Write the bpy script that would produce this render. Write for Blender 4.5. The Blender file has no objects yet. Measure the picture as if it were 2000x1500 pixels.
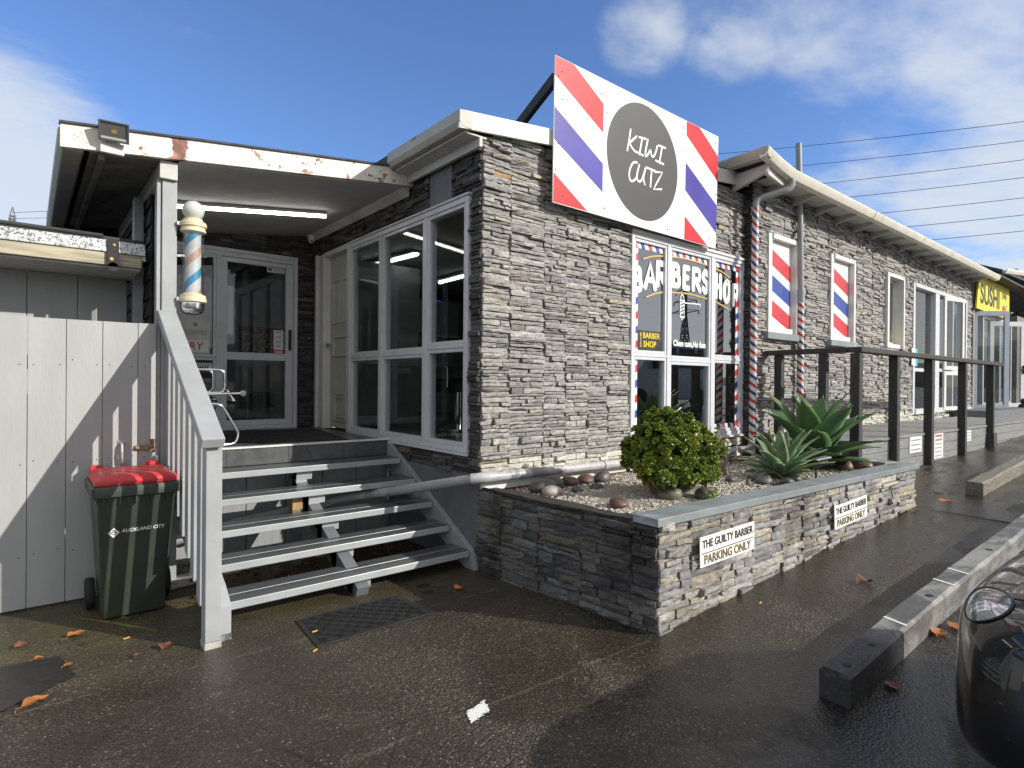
import bpy, bmesh, math, random
from mathutils import Vector, Matrix
R_ = random.Random(11)
rad = math.radians
S = bpy.context.scene
COL = S.collection

# ------------------------------------------------------------------ camera
def cam_axes(yaw, pit, rol):
    F = Vector((math.cos(pit)*math.cos(yaw), math.cos(pit)*math.sin(yaw), math.sin(pit)))
    r = Vector((math.sin(yaw), -math.cos(yaw), 0)); u = r.cross(F)
    return r*math.cos(rol)+u*math.sin(rol), -r*math.sin(rol)+u*math.cos(rol), F
cr, cu, cf = cam_axes(rad(50.3497), rad(-0.14905), rad(0.47021))
cam = bpy.data.cameras.new('camera'); co = bpy.data.objects.new('camera', cam); COL.objects.link(co)
cam.sensor_width = 36; cam.lens = 1143.95/2000*36; cam.clip_end = 3000; cam.clip_start = .05
co.matrix_world = Matrix(((cr.x, cu.x, -cf.x, -2.6883), (cr.y, cu.y, -cf.y, -3.6194), (cr.z, cu.z, -cf.z, 1.44), (0, 0, 0, 1)))
S.camera = co

# ------------------------------------------------------------------ world, sun, exposure
SUN_AZ, SUN_EL = -56.5, 25.8          # degrees, azimuth from +X
w = bpy.data.worlds.new('World'); S.world = w; w.use_nodes = True
nt = w.node_tree; N = nt.nodes; L = nt.links; N.clear()
def nd(t, **k):
    n = N.new(t)
    for a, b in k.items(): setattr(n, a, b)
    return n
def mth(op, a, b=None, c=None, clamp=False):
    n = N.new('ShaderNodeMath'); n.operation = op; n.use_clamp = clamp
    for i, v in enumerate((a, b, c)):
        if v is None: continue
        if isinstance(v, (int, float)): n.inputs[i].default_value = v
        else: L.new(v, n.inputs[i])
    return n.outputs[0]
sky = nd('ShaderNodeTexSky', sky_type='NISHITA', sun_disc=False, sun_elevation=rad(SUN_EL), sun_rotation=rad(90-SUN_AZ), altitude=50, air_density=1.0, dust_density=.25, ozone_density=3.0)
tc = nd('ShaderNodeTexCoord'); sp = nd('ShaderNodeSeparateXYZ'); L.new(tc.outputs['Generated'], sp.inputs[0])
zc = mth('MAXIMUM', sp.outputs[2], .06)
cmb = nd('ShaderNodeCombineXYZ'); L.new(mth('DIVIDE', sp.outputs[0], zc), cmb.inputs[0]); L.new(mth('DIVIDE', sp.outputs[1], zc), cmb.inputs[1])
def noise(sc, det, ro, dist, off):
    mp = nd('ShaderNodeMapping'); mp.inputs['Location'].default_value = off; mp.inputs['Scale'].default_value = (.7, 1.0, 1); L.new(cmb.outputs[0], mp.inputs[0])
    n = nd('ShaderNodeTexNoise'); n.inputs['Scale'].default_value = sc; n.inputs['Detail'].default_value = det
    n.inputs['Roughness'].default_value = ro; n.inputs['Distortion'].default_value = dist; L.new(mp.outputs[0], n.inputs[0]); return n.outputs[0]
n1 = noise(1.1, 9, .58, .35, (3.1, 1.7, 0)); n2 = noise(4.5, 6, .6, .2, (7, 2, 0))
tot = None
for d, rdeg, wt in (((-.03, .966, .225), 9.5, .58), ((-.25, .95, .12), 14, .40), ((.676, .534, .507), 4.2, .27), ((.771, .434, .466), 3.8, .24), ((.885, .165, .41), 8, .40), ((.902, .20, .37), 7, .34), ((.905, .27, .31), 6.5, .32), ((.885, .345, .29), 5, .26), ((.945, .19, .24), 9, .42), ((.86, -.1, .5), 14, .30), ((.3, -.9, .3), 88, .95), ((-.95, -.2, .3), 50, .8)):
    dv = nd('ShaderNodeVectorMath', operation='DOT_PRODUCT'); L.new(tc.outputs['Generated'], dv.inputs[0]); dv.inputs[1].default_value = Vector(d).normalized()
    mr = nd('ShaderNodeMapRange', interpolation_type='SMOOTHSTEP'); L.new(dv.outputs['Value'], mr.inputs[0])
    mr.inputs[1].default_value = math.cos(rad(rdeg*1.25)); mr.inputs[2].default_value = 1; mr.inputs[3].default_value = 0; mr.inputs[4].default_value = wt
    tot = mr.outputs[0] if tot is None else mth('MAXIMUM', tot, mr.outputs[0])
dens = mth('ADD', mth('ADD', mth('MULTIPLY', n1, .98), mth('MULTIPLY', n2, .30)), tot)
cm = nd('ShaderNodeMapRange', interpolation_type='SMOOTHSTEP'); L.new(dens, cm.inputs[0])
cm.inputs[1].default_value = .76; cm.inputs[2].default_value = 1.16; cm.inputs[3].default_value = 0; cm.inputs[4].default_value = .84
tint = nd('ShaderNodeMix', data_type='RGBA', blend_type='MULTIPLY'); tint.inputs[0].default_value = 1
L.new(sky.outputs[0], tint.inputs[6]); tint.inputs[7].default_value = (1.12, 1.30, 1.66, 1)
mx = nd('ShaderNodeMix', data_type='RGBA'); L.new(cm.outputs[0], mx.inputs[0]); L.new(tint.outputs[2], mx.inputs[6]); ccol = nd('ShaderNodeMix', data_type='RGBA'); ccol.inputs[6].default_value = (7.4, 7.1, 6.7, 1); ccol.inputs[7].default_value = (6.3, 6.7, 7.2, 1)
bk = nd('ShaderNodeMapRange'); L.new(sp.outputs[1], bk.inputs[0]); bk.inputs[1].default_value = -.25; bk.inputs[2].default_value = .1; L.new(bk.outputs[0], ccol.inputs[0]); L.new(ccol.outputs[2], mx.inputs[7])
bg = nd('ShaderNodeBackground'); bg.inputs[1].default_value = .10; L.new(mx.outputs[2], bg.inputs[0])
ow = nd('ShaderNodeOutputWorld'); L.new(bg.outputs[0], ow.inputs[0])
sl = bpy.data.lights.new('sun', 'SUN'); sl.energy = 4.0; sl.angle = rad(.5); sl.color = (1, .945, .86)
so = bpy.data.objects.new('sun', sl); COL.objects.link(so)
sd = Vector((math.cos(rad(SUN_EL))*math.cos(rad(SUN_AZ)), math.cos(rad(SUN_EL))*math.sin(rad(SUN_AZ)), math.sin(rad(SUN_EL))))
so.rotation_euler = sd.to_track_quat('Z', 'Y').to_euler()
S.view_settings.view_transform = 'Standard'; S.view_settings.look = 'None'; S.view_settings.exposure = 0.25; S.view_settings.gamma = 1.0
S.cycles.max_bounces = 8; S.cycles.transparent_max_bounces = 16; S.cycles.use_denoising = True; S.cycles.sample_clamp_indirect = 6

# ------------------------------------------------------------------ materials
def lin(h):
    if isinstance(h, str):
        return tuple(((int(h[i:i+2], 16)/255)/12.92 if int(h[i:i+2], 16)/255 <= .04045 else ((int(h[i:i+2], 16)/255+.055)/1.055)**2.4) for i in (0, 2, 4))
    return h
class G:
    """small node-graph helper"""
    def __init__(s, name):
        s.m = bpy.data.materials.new(name); s.m.use_nodes = True; s.t = s.m.node_tree; s.t.nodes.clear()
        s.out = s.n('ShaderNodeOutputMaterial'); s.tc = s.n('ShaderNodeTexCoord')
    def n(s, t, **k):
        x = s.t.nodes.new(t)
        for a, b in k.items(): setattr(x, a, b)
        return x
    def l(s, a, b): s.t.links.new(a, b)
    def mp(s, scale=(1, 1, 1), rot=(0, 0, 0), loc=(0, 0, 0)):
        m = s.n('ShaderNodeMapping'); m.inputs['Scale'].default_value = scale; m.inputs['Rotation'].default_value = rot; m.inputs['Location'].default_value = loc
        s.l(s.tc.outputs['Object'], m.inputs[0]); return m.outputs[0]
    def noise(s, vec, sc, det=4, ro=.55, dist=0):
        x = s.n('ShaderNodeTexNoise'); s.l(vec, x.inputs[0]); x.inputs['Scale'].default_value = sc; x.inputs['Detail'].default_value = det
        x.inputs['Roughness'].default_value = ro; x.inputs['Distortion'].default_value = dist; return x.outputs[0]
    def vor(s, vec, sc, feature='F1', out=0, rnd=1):
        x = s.n('ShaderNodeTexVoronoi', feature=feature); s.l(vec, x.inputs[0]); x.inputs['Scale'].default_value = sc; x.inputs['Randomness'].default_value = rnd; return x.outputs[out]
    def rng(s, v, a, b, c=0, d=1, smooth=True):
        x = s.n('ShaderNodeMapRange'); x.interpolation_type = 'SMOOTHSTEP' if smooth else 'LINEAR'; s.l(v, x.inputs[0])
        for i, q in enumerate((a, b, c, d)): x.inputs[i+1].default_value = q
        return x.outputs[0]
    def mix(s, f, a, b, mode='MIX'):
        x = s.n('ShaderNodeMix', data_type='RGBA', blend_type=mode)
        for i, v in ((0, f), (6, a), (7, b)):
            if isinstance(v, (int, float)): x.inputs[i].default_value = v
            elif isinstance(v, tuple): x.inputs[i].default_value = (*v, 1)
            else: s.l(v, x.inputs[i])
        return x.outputs[2]
    def ma(s, op, a, b=None, c=None):
        x = s.n('ShaderNodeMath', operation=op)
        for i, v in enumerate((a, b, c)):
            if v is None: continue
            if isinstance(v, (int, float)): x.inputs[i].default_value = v
            else: s.l(v, x.inputs[i])
        return x.outputs[0]
    def bump(s, h, st=.3, dist=.01, prev=None):
        x = s.n('ShaderNodeBump'); x.inputs['Strength'].default_value = st; x.inputs['Distance'].default_value = dist; s.l(h, x.inputs['Height'])
        if prev is not None: s.l(prev, x.inputs['Normal'])
        return x.outputs[0]
    def bsdf(s, col, rough=.6, metal=0, nrm=None, spec=.5, coat=0, emis=None, estr=0, sss=0):
        b = s.n('ShaderNodeBsdfPrincipled')
        for nm, v in (('Base Color', col), ('Roughness', rough), ('Metallic', metal), ('Specular IOR Level', spec), ('Coat Weight', coat)):
            if isinstance(v, (int, float)): b.inputs[nm].default_value = v
            elif isinstance(v, tuple): b.inputs[nm].default_value = (*v, 1)
            else: s.l(v, b.inputs[nm])
        if coat: b.inputs['Coat Roughness'].default_value = .03
        if nrm is not None: s.l(nrm, b.inputs['Normal'])
        if emis: b.inputs['Emission Color'].default_value = (*emis, 1); b.inputs['Emission Strength'].default_value = estr
        s.l(b.outputs[0], s.out.inputs[0]); return s.m
def sc3(c, k): return tuple(min(1, x*k) for x in c)
def plain(name, col, rough=.55, metal=0, var=.12, vs=6, bump=.1, bs=90, stretch=(1, 1, 1), spec=.5, coat=0, dirt=None, dscale=3, damt=(.55, .75), rvar=.12):
    col = lin(col); g = G(name); v = g.mp(stretch)
    n = g.noise(v, vs, 5, .6); c = g.mix(g.rng(n, .3, .7), sc3(col, 1-var), sc3(col, 1+var))
    if dirt:
        d = g.noise(g.mp(stretch, loc=(5, 3, 1)), dscale, 8, .68, .4); c = g.mix(g.rng(d, *damt), c, lin(dirt))
    r = g.rng(g.noise(v, vs*2.3, 4), .3, .7, max(.02, rough-rvar), min(1, rough+rvar))
    nm = g.bump(g.noise(v, bs, 4, .6), bump, .004) if bump else None
    return g.bsdf(c, r, metal, nm, spec, coat)
def paint_worn(name, col, under, amt, rough=.5, stretch=(1, 6, 6), grain=1.0, stain=None, spot=None):
    """painted timber: flaking patches with an irregular edge, cracks along the grain"""
    col = lin(col); under = lin(under); g = G(name); v = g.mp(stretch)
    base = g.mix(g.rng(g.noise(g.mp(), 4, 6), .3, .7), sc3(col, .9), sc3(col, 1.06))
    if stain: base = g.mix(g.rng(g.noise(g.mp(loc=(2, 9, 4)), 2.2, 8, .7, .6), .58, .75), base, lin(stain))
    fn = g.noise(v, 3.2, 9, .72, .3)
    if spot:
        sx = g.n('ShaderNodeSeparateXYZ'); g.l(g.tc.outputs['Object'], sx.inputs[0])
        for cx_, wd_, k_ in spot: fn = g.ma('ADD', fn, g.ma('MULTIPLY', g.rng(g.ma('ABSOLUTE', g.ma('SUBTRACT', sx.outputs[0], cx_)), wd_, 0), k_))
    fl = g.rng(fn, amt, amt+.012)
    cr = g.rng(g.noise(g.mp((stretch[0], stretch[1]*5, stretch[2]*5)), 2.2, 7, .75, .2), .66, .68)
    f = g.ma('MAXIMUM', fl, g.ma('MULTIPLY', cr, .8))
    un = g.mix(g.rng(g.noise(g.mp(), 9, 5), .4, .6), sc3(under, .6), sc3(under, 1.25))
    c = g.mix(f, base, un)
    h = g.ma('ADD', g.ma('MULTIPLY', f, -1), g.ma('MULTIPLY', g.noise(g.mp((stretch[0], stretch[1]*4, stretch[2]*4)), 12, 4), .5*grain))
    return g.bsdf(c, g.rng(f, 0, 1, rough, .85), 0, g.bump(h, .35, .003))
def stone_mat(name, lichen=0, damp=0):
    g = G(name); a = g.n('ShaderNodeAttribute', attribute_name='Col')
    v = g.mp(); n = g.noise(g.mp((1, 1, 2.2)), 26, 8, .68, .3)
    c = g.mix(g.rng(n, .28, .72), (.62, .62, .62), (1.28, 1.27, 1.25)); c = g.mix(1.0, a.outputs['Color'], c, 'MULTIPLY')
    f2 = g.rng(g.noise(g.mp(loc=(3, 1, 2)), 7, 8, .7, .5), .62, .74); c = g.mix(g.ma('MULTIPLY', f2, .4), c, (.17, .14, .10)); f3 = g.rng(g.noise(g.mp(loc=(8, 6, 2)), 9, 8, .7, .4), .64, .72); c = g.mix(g.ma('MULTIPLY', f3, .22), c, (.42, .35, .22))
    if damp: c = g.mix(g.ma('MULTIPLY', g.rng(g.noise(g.mp((1, 1, .45), loc=(.4, 2, 0)), 1.5, 6, .6, .4), .44, .62), damp), c, g.mix(1.0, c, (.34, .30, .26), 'MULTIPLY'))
    if lichen: c = g.mix(g.ma('MULTIPLY', g.rng(g.noise(g.mp(loc=(1.7, 8, 5)), 2.6, 9, .7, .3), .64, .70), lichen), c, (.24, .19, .035))
    h = g.ma('ADD', g.noise(g.mp((1, 1, 2.5)), 34, 9, .7, .25), g.ma('MULTIPLY', g.noise(v, 130, 5, .6), .4))
    return g.bsdf(c, g.rng(n, .3, .7, .55, .85), 0, g.bump(h, .75, .012), .35)
def glass_mat(name, f0=.085, tint=(.80, .84, .84)):
    g = G(name); ge = g.n('ShaderNodeNewGeometry'); d = g.n('ShaderNodeVectorMath', operation='DOT_PRODUCT'); g.l(ge.outputs['Incoming'], d.inputs[0]); g.l(ge.outputs['Normal'], d.inputs[1])
    k = g.ma('POWER', g.ma('SUBTRACT', 1, g.ma('ABSOLUTE', d.outputs['Value'])), 4.2)
    f = g.ma('ADD', f0, g.ma('MULTIPLY', k, 1-f0))
    t = g.n('ShaderNodeBsdfTransparent'); t.inputs[0].default_value = (*tint, 1); gl = g.n('ShaderNodeBsdfGlossy'); gl.inputs['Roughness'].default_value = .003
    m = g.n('ShaderNodeMixShader'); g.l(f, m.inputs[0]); g.l(t.outputs[0], m.inputs[1]); g.l(gl.outputs[0], m.inputs[2]); g.l(m.outputs[0], g.out.inputs[0]); return g.m
def emit(name, col, st):
    g = G(name); e = g.n('ShaderNodeEmission'); e.inputs[0].default_value = (*lin(col), 1); e.inputs[1].default_value = st; g.l(e.outputs[0], g.out.inputs[0]); return g.m
def spiral_mat(name, cols, pitch, hand=1, rough=.45, zoff=0):
    """stripes winding round the object's own vertical axis"""
    g = G(name); s_ = g.n('ShaderNodeSeparateXYZ'); g.l(g.tc.outputs['Object'], s_.inputs[0])
    a = g.ma('DIVIDE', g.ma('ARCTAN2', s_.outputs[1], s_.outputs[0]), 2*math.pi*hand)
    t = g.ma('FRACT', g.ma('ADD', g.ma('ADD', g.ma('DIVIDE', s_.outputs[2], pitch), a), 50+zoff))
    cr_ = g.n('ShaderNodeValToRGB'); cr_.color_ramp.interpolation = 'CONSTANT'; g.l(t, cr_.inputs[0])
    e = cr_.color_ramp.elements; acc = 0
    for i, (c, wd) in enumerate(cols):
        el = e[i] if i < 2 else e.new(acc)
        el.position = acc; el.color = (*lin(c), 1); acc += wd
    c = g.mix(g.rng(g.noise(g.mp(), 14, 6, .65), .35, .7), cr_.outputs[0], (.75, .75, .72), 'MULTIPLY'); 
    return g.bsdf(c, rough, 0, g.bump(g.noise(g.mp(), 60, 3), .05, .003))
WHITE = '#'
M = {}
M['stone'] = stone_mat('ledgestone'); M['stone_planter'] = stone_mat('ledgestone_mossy', .9, .75)
M['backing'] = plain('stone_backing', (.035, .034, .033), .9)
M['fascia'] = paint_worn('flaking_cream_paint', (.80, .775, .68), (.30, .27, .22), .665, stretch=(1.2, 5, 5))
M['fascia_red'] = paint_worn('flaking_cream_paint_over_red', (.80, .775, .68), (.37, .19, .15), .605, stretch=(2.2, 2.5, 2.5), spot=((-1.87, .12, .22), (-1.0, .5, .05)))
M['gutter'] = paint_worn('cream_gutter_paint', (.74, .715, .62), (.16, .12, .08), .68, stretch=(2, 2, 5), stain=(.34, .31, .23))
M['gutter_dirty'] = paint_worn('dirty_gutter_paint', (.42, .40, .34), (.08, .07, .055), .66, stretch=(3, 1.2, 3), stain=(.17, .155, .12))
M['soffit'] = plain('soffit_paint', (.56, .555, .53), .7, var=.06, dirt=(.33, .31, .27), damt=(.62, .8), dscale=1.5, bump=.05)
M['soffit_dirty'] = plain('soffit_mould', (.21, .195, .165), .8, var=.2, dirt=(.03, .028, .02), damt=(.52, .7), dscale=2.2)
M['trim_white'] = plain('white_trim', (.70, .70, .68), .45, var=.05, dirt=(.42, .40, .35), damt=(.68, .85), bump=.06)
M['alu'] = plain('pale_aluminium', (.60, .62, .66), .38, .0, var=.04, dirt=(.4, .4, .4), damt=(.68, .9), bump=.03)
M['alu_blue'] = plain('bluegrey_aluminium', (.36, .40, .50), .38, .0, var=.05, bump=.03)
M['door_white'] = plain('door_paint', (.55, .53, .46), .5, var=.05, bump=.05)
M['glass'] = glass_mat('window_glass'); M['glass_dim'] = glass_mat('tinted_glass', .10, (.62, .66, .66))
M['grey_post'] = paint_worn('grey_timber_paint', (.365, .385, .395), (.50, .49, .45), .74, stretch=(5, 5, .8))
M['grey_tread'] = paint_worn('grey_step_paint', (.36, .385, .40), (.48, .44, .36), .70, rough=.34, stretch=(1.0, 6, 6), stain=(.30, .32, .33))
M['tread_top'] = paint_worn('wet_step_top', (.075, .082, .088), (.22, .215, .19), .66, rough=.3, stretch=(1.0, 7, 7), stain=(.15, .16, .165))
M['grey_dark'] = plain('dark_grey_paint', (.14, .15, .165), .55, var=.1, bump=.1)
M['grey_wall'] = plain('grey_cladding', (.28, .29, .305), .6, var=.08, bump=.12, stretch=(4, 4, .7))
M['fence'] = plain('fence_board_paint', (.40, .408, .405), .62, var=.05, vs=3, bump=.35, bs=26, stretch=(2.2, 2.2, .55), dirt=(.33, .32, .29), damt=(.66, .85), dscale=1.4)
M['weatherboard'] = plain('dark_weatherboard', (.035, .03, .027), .7)
M['tile'] = plain('porch_tile', (.085, .09, .09), .32, var=.22, vs=5, bump=.06, dirt=(.15, .145, .13), damt=(.55, .8))
M['chrome'] = plain('chrome', (.75, .75, .75), .12, 1, var=.03, bump=0, rvar=.05)
M['steel'] = plain('galvanised_steel', (.55, .56, .57), .42, .85, var=.14, vs=30, bump=.05)
M['black_metal'] = plain('black_metal', (.02, .02, .022), .45, .2)
M['black_vinyl'] = plain('black_vinyl', (.014, .014, .015), .4, bump=.1)
M['black_rubber'] = plain('black_rubber', (.016, .016, .017), .6, var=.25, bump=.3, bs=160)
M['mat_floor'] = plain('porch_mat', (.022, .022, .023), .75, bump=.4, bs=220)
M['pvc'] = plain('grey_pvc', (.30, .315, .325), .42, var=.08, dirt=(.5, .5, .49), damt=(.55, .7), dscale=5)
M['pvc_silver'] = plain('silver_painted_pipe', (.43, .43, .43), .4, var=.2, vs=9, dirt=(.18, .18, .19), damt=(.52, .66), dscale=3)
M['timber'] = plain('raw_timber', (.36, .23, .10), .7, var=.25, stretch=(8, 8, .8))
M['timber_grey'] = plain('weathered_timber', (.44, .40, .29), .75, var=.32, vs=2.6, stretch=(1, 14, 14), bump=.4, bs=14, dirt=(.16, .13, .08), damt=(.6, .78), dscale=1.6)
M['rail_timber'] = plain('stained_rail_timber', (.036, .037, .036), .7, var=.3, stretch=(5, 5, .7), bump=.3, bs=30, dirt=(.10, .095, .08), damt=(.62, .8))
M['deck_grey'] = plain('deck_board', (.23, .235, .23), .55, var=.16, stretch=(.8, 6, 6), bump=.25, bs=24, dirt=(.13, .125, .115), damt=(.55, .75))
M['cap'] = plain('planter_capping', (.235, .265, .275), .34, var=.12, vs=3, bump=.12, dirt=(.36, .39, .40), damt=(.60, .64), dscale=2.4)
M['ledge'] = plain('dark_ledge_stone', (.045, .042, .04), .6, var=.35, vs=12, bump=.8, bs=24)
M['kerb'] = plain('worn_kerb_paint', (.36, .355, .33), .5, var=.3, vs=9, bump=.6, bs=36, stretch=(1, 1.5, 1.5), dirt=(.055, .056, .057), damt=(.46, .57), dscale=2.6)
def kerb_mat():
    g = G('two_tone_kerb'); sx = g.n('ShaderNodeSeparateXYZ'); g.l(g.tc.outputs['Object'], sx.inputs[0]); n = g.noise(g.mp((1, 1.5, 1.5)), 3.0, 9, .7, .4); f = g.noise(g.mp(), 45, 6, .7)
    c = g.mix(g.rng(n, .36, .58), (.29, .285, .265), (.10, .10, .098)); c = g.mix(g.rng(g.noise(g.mp(loc=(4, 4, 1)), 14, 6, .7), .58, .74), c, (.34, .33, .30))
    w_ = g.ma('ADD', sx.outputs[0], g.ma('MULTIPLY', g.ma('SUBTRACT', n, .5), .5)); c = g.mix(g.rng(w_, .62, .50), c, g.mix(g.rng(f, .5, .7), (.030, .031, .032), (.10, .10, .098)))
    c = g.mix(g.rng(f, .35, .65), sc3((.6,)*3, 1), sc3((1.15,)*3, 1)) if False else c
    return g.bsdf(c, g.rng(n, .3, .7, .35, .65), 0, g.bump(g.ma('ADD', f, g.ma('MULTIPLY', n, 1.5)), .5, .006))
M['kerb_two'] = kerb_mat()
M['kerb_dark'] = plain('wet_black_kerb', (.035, .036, .037), .35, var=.3, bump=.5, bs=40, dirt=(.09, .09, .085), damt=(.58, .7))
M['kerb_wood'] = plain('old_wheel_stop_timber', (.17, .155, .125), .7, var=.3, stretch=(1, 7, 7), bump=.6, bs=20, dirt=(.05, .048, .04), damt=(.55, .7))
M['sign_white'] = plain('sign_white', (.84, .84, .81), .4, var=.02, vs=2, bump=.02, dirt=(.66, .66, .62), damt=(.7, .9), spec=.25)
M['sign_red'] = plain('sign_red', (.62, .045, .055), .35, var=.06, vs=2, bump=.02, spec=.12, rvar=.02)
M['sign_blue'] = plain('sign_blue', (.085, .075, .36), .35, var=.12, vs=2, bump=.02, spec=.12, rvar=.02)
M['sign_grey'] = plain('sign_charcoal', (.066, .067, .069), .45, var=.03, vs=1.2, bump=.02, spec=.2, rvar=.02)
M['tape_red'] = plain('tape_red', (.55, .035, .05), .4, var=.05); M['tape_blue'] = plain('tape_blue', (.03, .07, .33), .4, var=.05); M['tape_white'] = plain('tape_white', (.78, .78, .78), .4, var=.03)
M['black_ink'] = plain('black_lettering', (.012, .012, .012), .5, bump=0); M['white_ink'] = plain('white_lettering', (.82, .82, .82), .5, bump=0, var=.03)
M['gold_ink'] = plain('gold_lettering', (.52, .36, .10), .45, bump=0); M['yellow_ink'] = plain('yellow_lettering', (.72, .55, .02), .45, bump=0)
M['red_ink'] = plain('red_lettering', (.45, .02, .03), .45, bump=0); M['brown_ink'] = plain('brown_lettering', (.16, .115, .045), .5, bump=0)
M['grey_ink'] = plain('grey_lettering', (.25, .25, .26), .5, bump=0)
M['sushi_yellow'] = plain('sushi_board_yellow', (.80, .70, .02), .4, var=.05)
M['paper'] = plain('paper', (.66, .66, .65), .7, var=.08, bump=.05); M['paper_grey'] = plain('grey_poster', (.33, .335, .34), .6, var=.1)
M['bin_green'] = plain('bin_green_plastic', (.042, .055, .041), .42, var=.14, vs=4, bump=.12, bs=130, dirt=(.075, .085, .06), damt=(.62, .8), dscale=2.4)
M['bin_red'] = plain('bin_red_plastic', (.60, .05, .058), .36, var=.1, bump=.05, dirt=(.5, .10, .10), damt=(.65, .85))
M['inner_wall'] = plain('interior_wall', (.24, .24, .235), .8, bump=0); M['inner_floor'] = plain('interior_floor', (.05, .05, .05), .25); M['inner_dark'] = plain('interior_dark', (.05, .05, .052), .7)
M['tube'] = emit('tube_glow', (1, .98, .92), 9.5); M['tube_in'] = emit('interior_tube_glow', (.86, 1, .95), 9); M['neon'] = emit('neon_violet', (.25, .14, 1.0), 2.6)
M['globe'] = plain('white_glass_globe', (.60, .60, .60), .12, var=.02, bump=0)
M['cream'] = plain('cream_enamel', (.70, .62, .42), .3, var=.1, dirt=(.2, .17, .12), damt=(.6, .75), dscale=12)
M['roof_dark'] = plain('roof_felt', (.05, .055, .06), .8); M['roof_green'] = plain('green_roof', (.025, .04, .036), .6)
M['maroon'] = plain('maroon_plinth', (.16, .035, .035), .7, var=.2)
M['rock'] = plain('river_stone', (.075, .075, .075), .42, var=.4, vs=3, bump=.2, bs=40); M['rock_red'] = plain('red_river_stone', (.10, .06, .045), .45, var=.4, vs=3, bump=.2); M['rock_pale'] = plain('pale_river_stone', (.32, .29, .25), .5, var=.3, vs=3, bump=.2)
M['rock_green'] = plain('olive_river_stone', (.12, .125, .085), .5, var=.35, vs=4, bump=.2)
M['soil'] = plain('garden_soil', (.24, .215, .18), .9, var=.35, vs=60, bump=.9, bs=70, dirt=(.06, .045, .032), damt=(.50, .60), dscale=2.0)
M['litter'] = plain('leaf_litter', (.08, .042, .02), .8, var=.5, vs=30)
M['bark'] = plain('bark', (.14, .105, .07), .85, var=.3, vs=14, bump=.6)
M['pylon'] = plain('pylon_steel', (.16, .17, .18), .6); M['wire'] = plain('power_wire', (.035, .04, .05), .6, bump=0)
def leaf_mat(name, c1, c2, rough=.45, vs=5, trans=.2):
    g = G(name); oi = g.n('ShaderNodeAttribute', attribute_name='Col'); c = g.mix(1.0, oi.outputs['Color'], g.mix(g.rng(g.noise(g.mp(), vs, 5), .3, .7), lin(c1), lin(c2)), 'MULTIPLY')
    b = g.bsdf(c, rough, 0, g.bump(g.noise(g.mp(), 60, 3), .06, .003), .5); p = [n for n in g.t.nodes if n.type == 'BSDF_PRINCIPLED'][0]
    tr = g.n('ShaderNodeBsdfTranslucent'); g.l(c, tr.inputs[0]); m = g.n('ShaderNodeMixShader'); m.inputs[0].default_value = trans
    g.l(p.outputs[0], m.inputs[1]); g.l(tr.outputs[0], m.inputs[2]); g.l(m.outputs[0], g.out.inputs[0]); return g.m
M['jade'] = leaf_mat('jade_leaf', (.085, .15, .022), (.19, .26, .042), .36, 9, .2)
M['agave'] = leaf_mat('agave_leaf', (.08, .15, .065), (.125, .205, .09), .45, 5, .15); M['agave_pale'] = leaf_mat('pale_agave_leaf', (.16, .245, .14), (.235, .325, .20), .45, 6, .15)
M['dead_leaf'] = leaf_mat('fallen_leaf', (.34, .12, .035), (.48, .20, .06), .6, 14, .2); M['dead_dark'] = leaf_mat('dark_fallen_leaf', (.12, .05, .03), (.22, .09, .05), .5, 14, .1)
M['foliage'] = leaf_mat('tree_leaf', (.035, .05, .02), (.06, .08, .03), .6, 3, .1)
M['butt'] = plain('cigarette_filter', (.60, .33, .08), .7)
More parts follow.
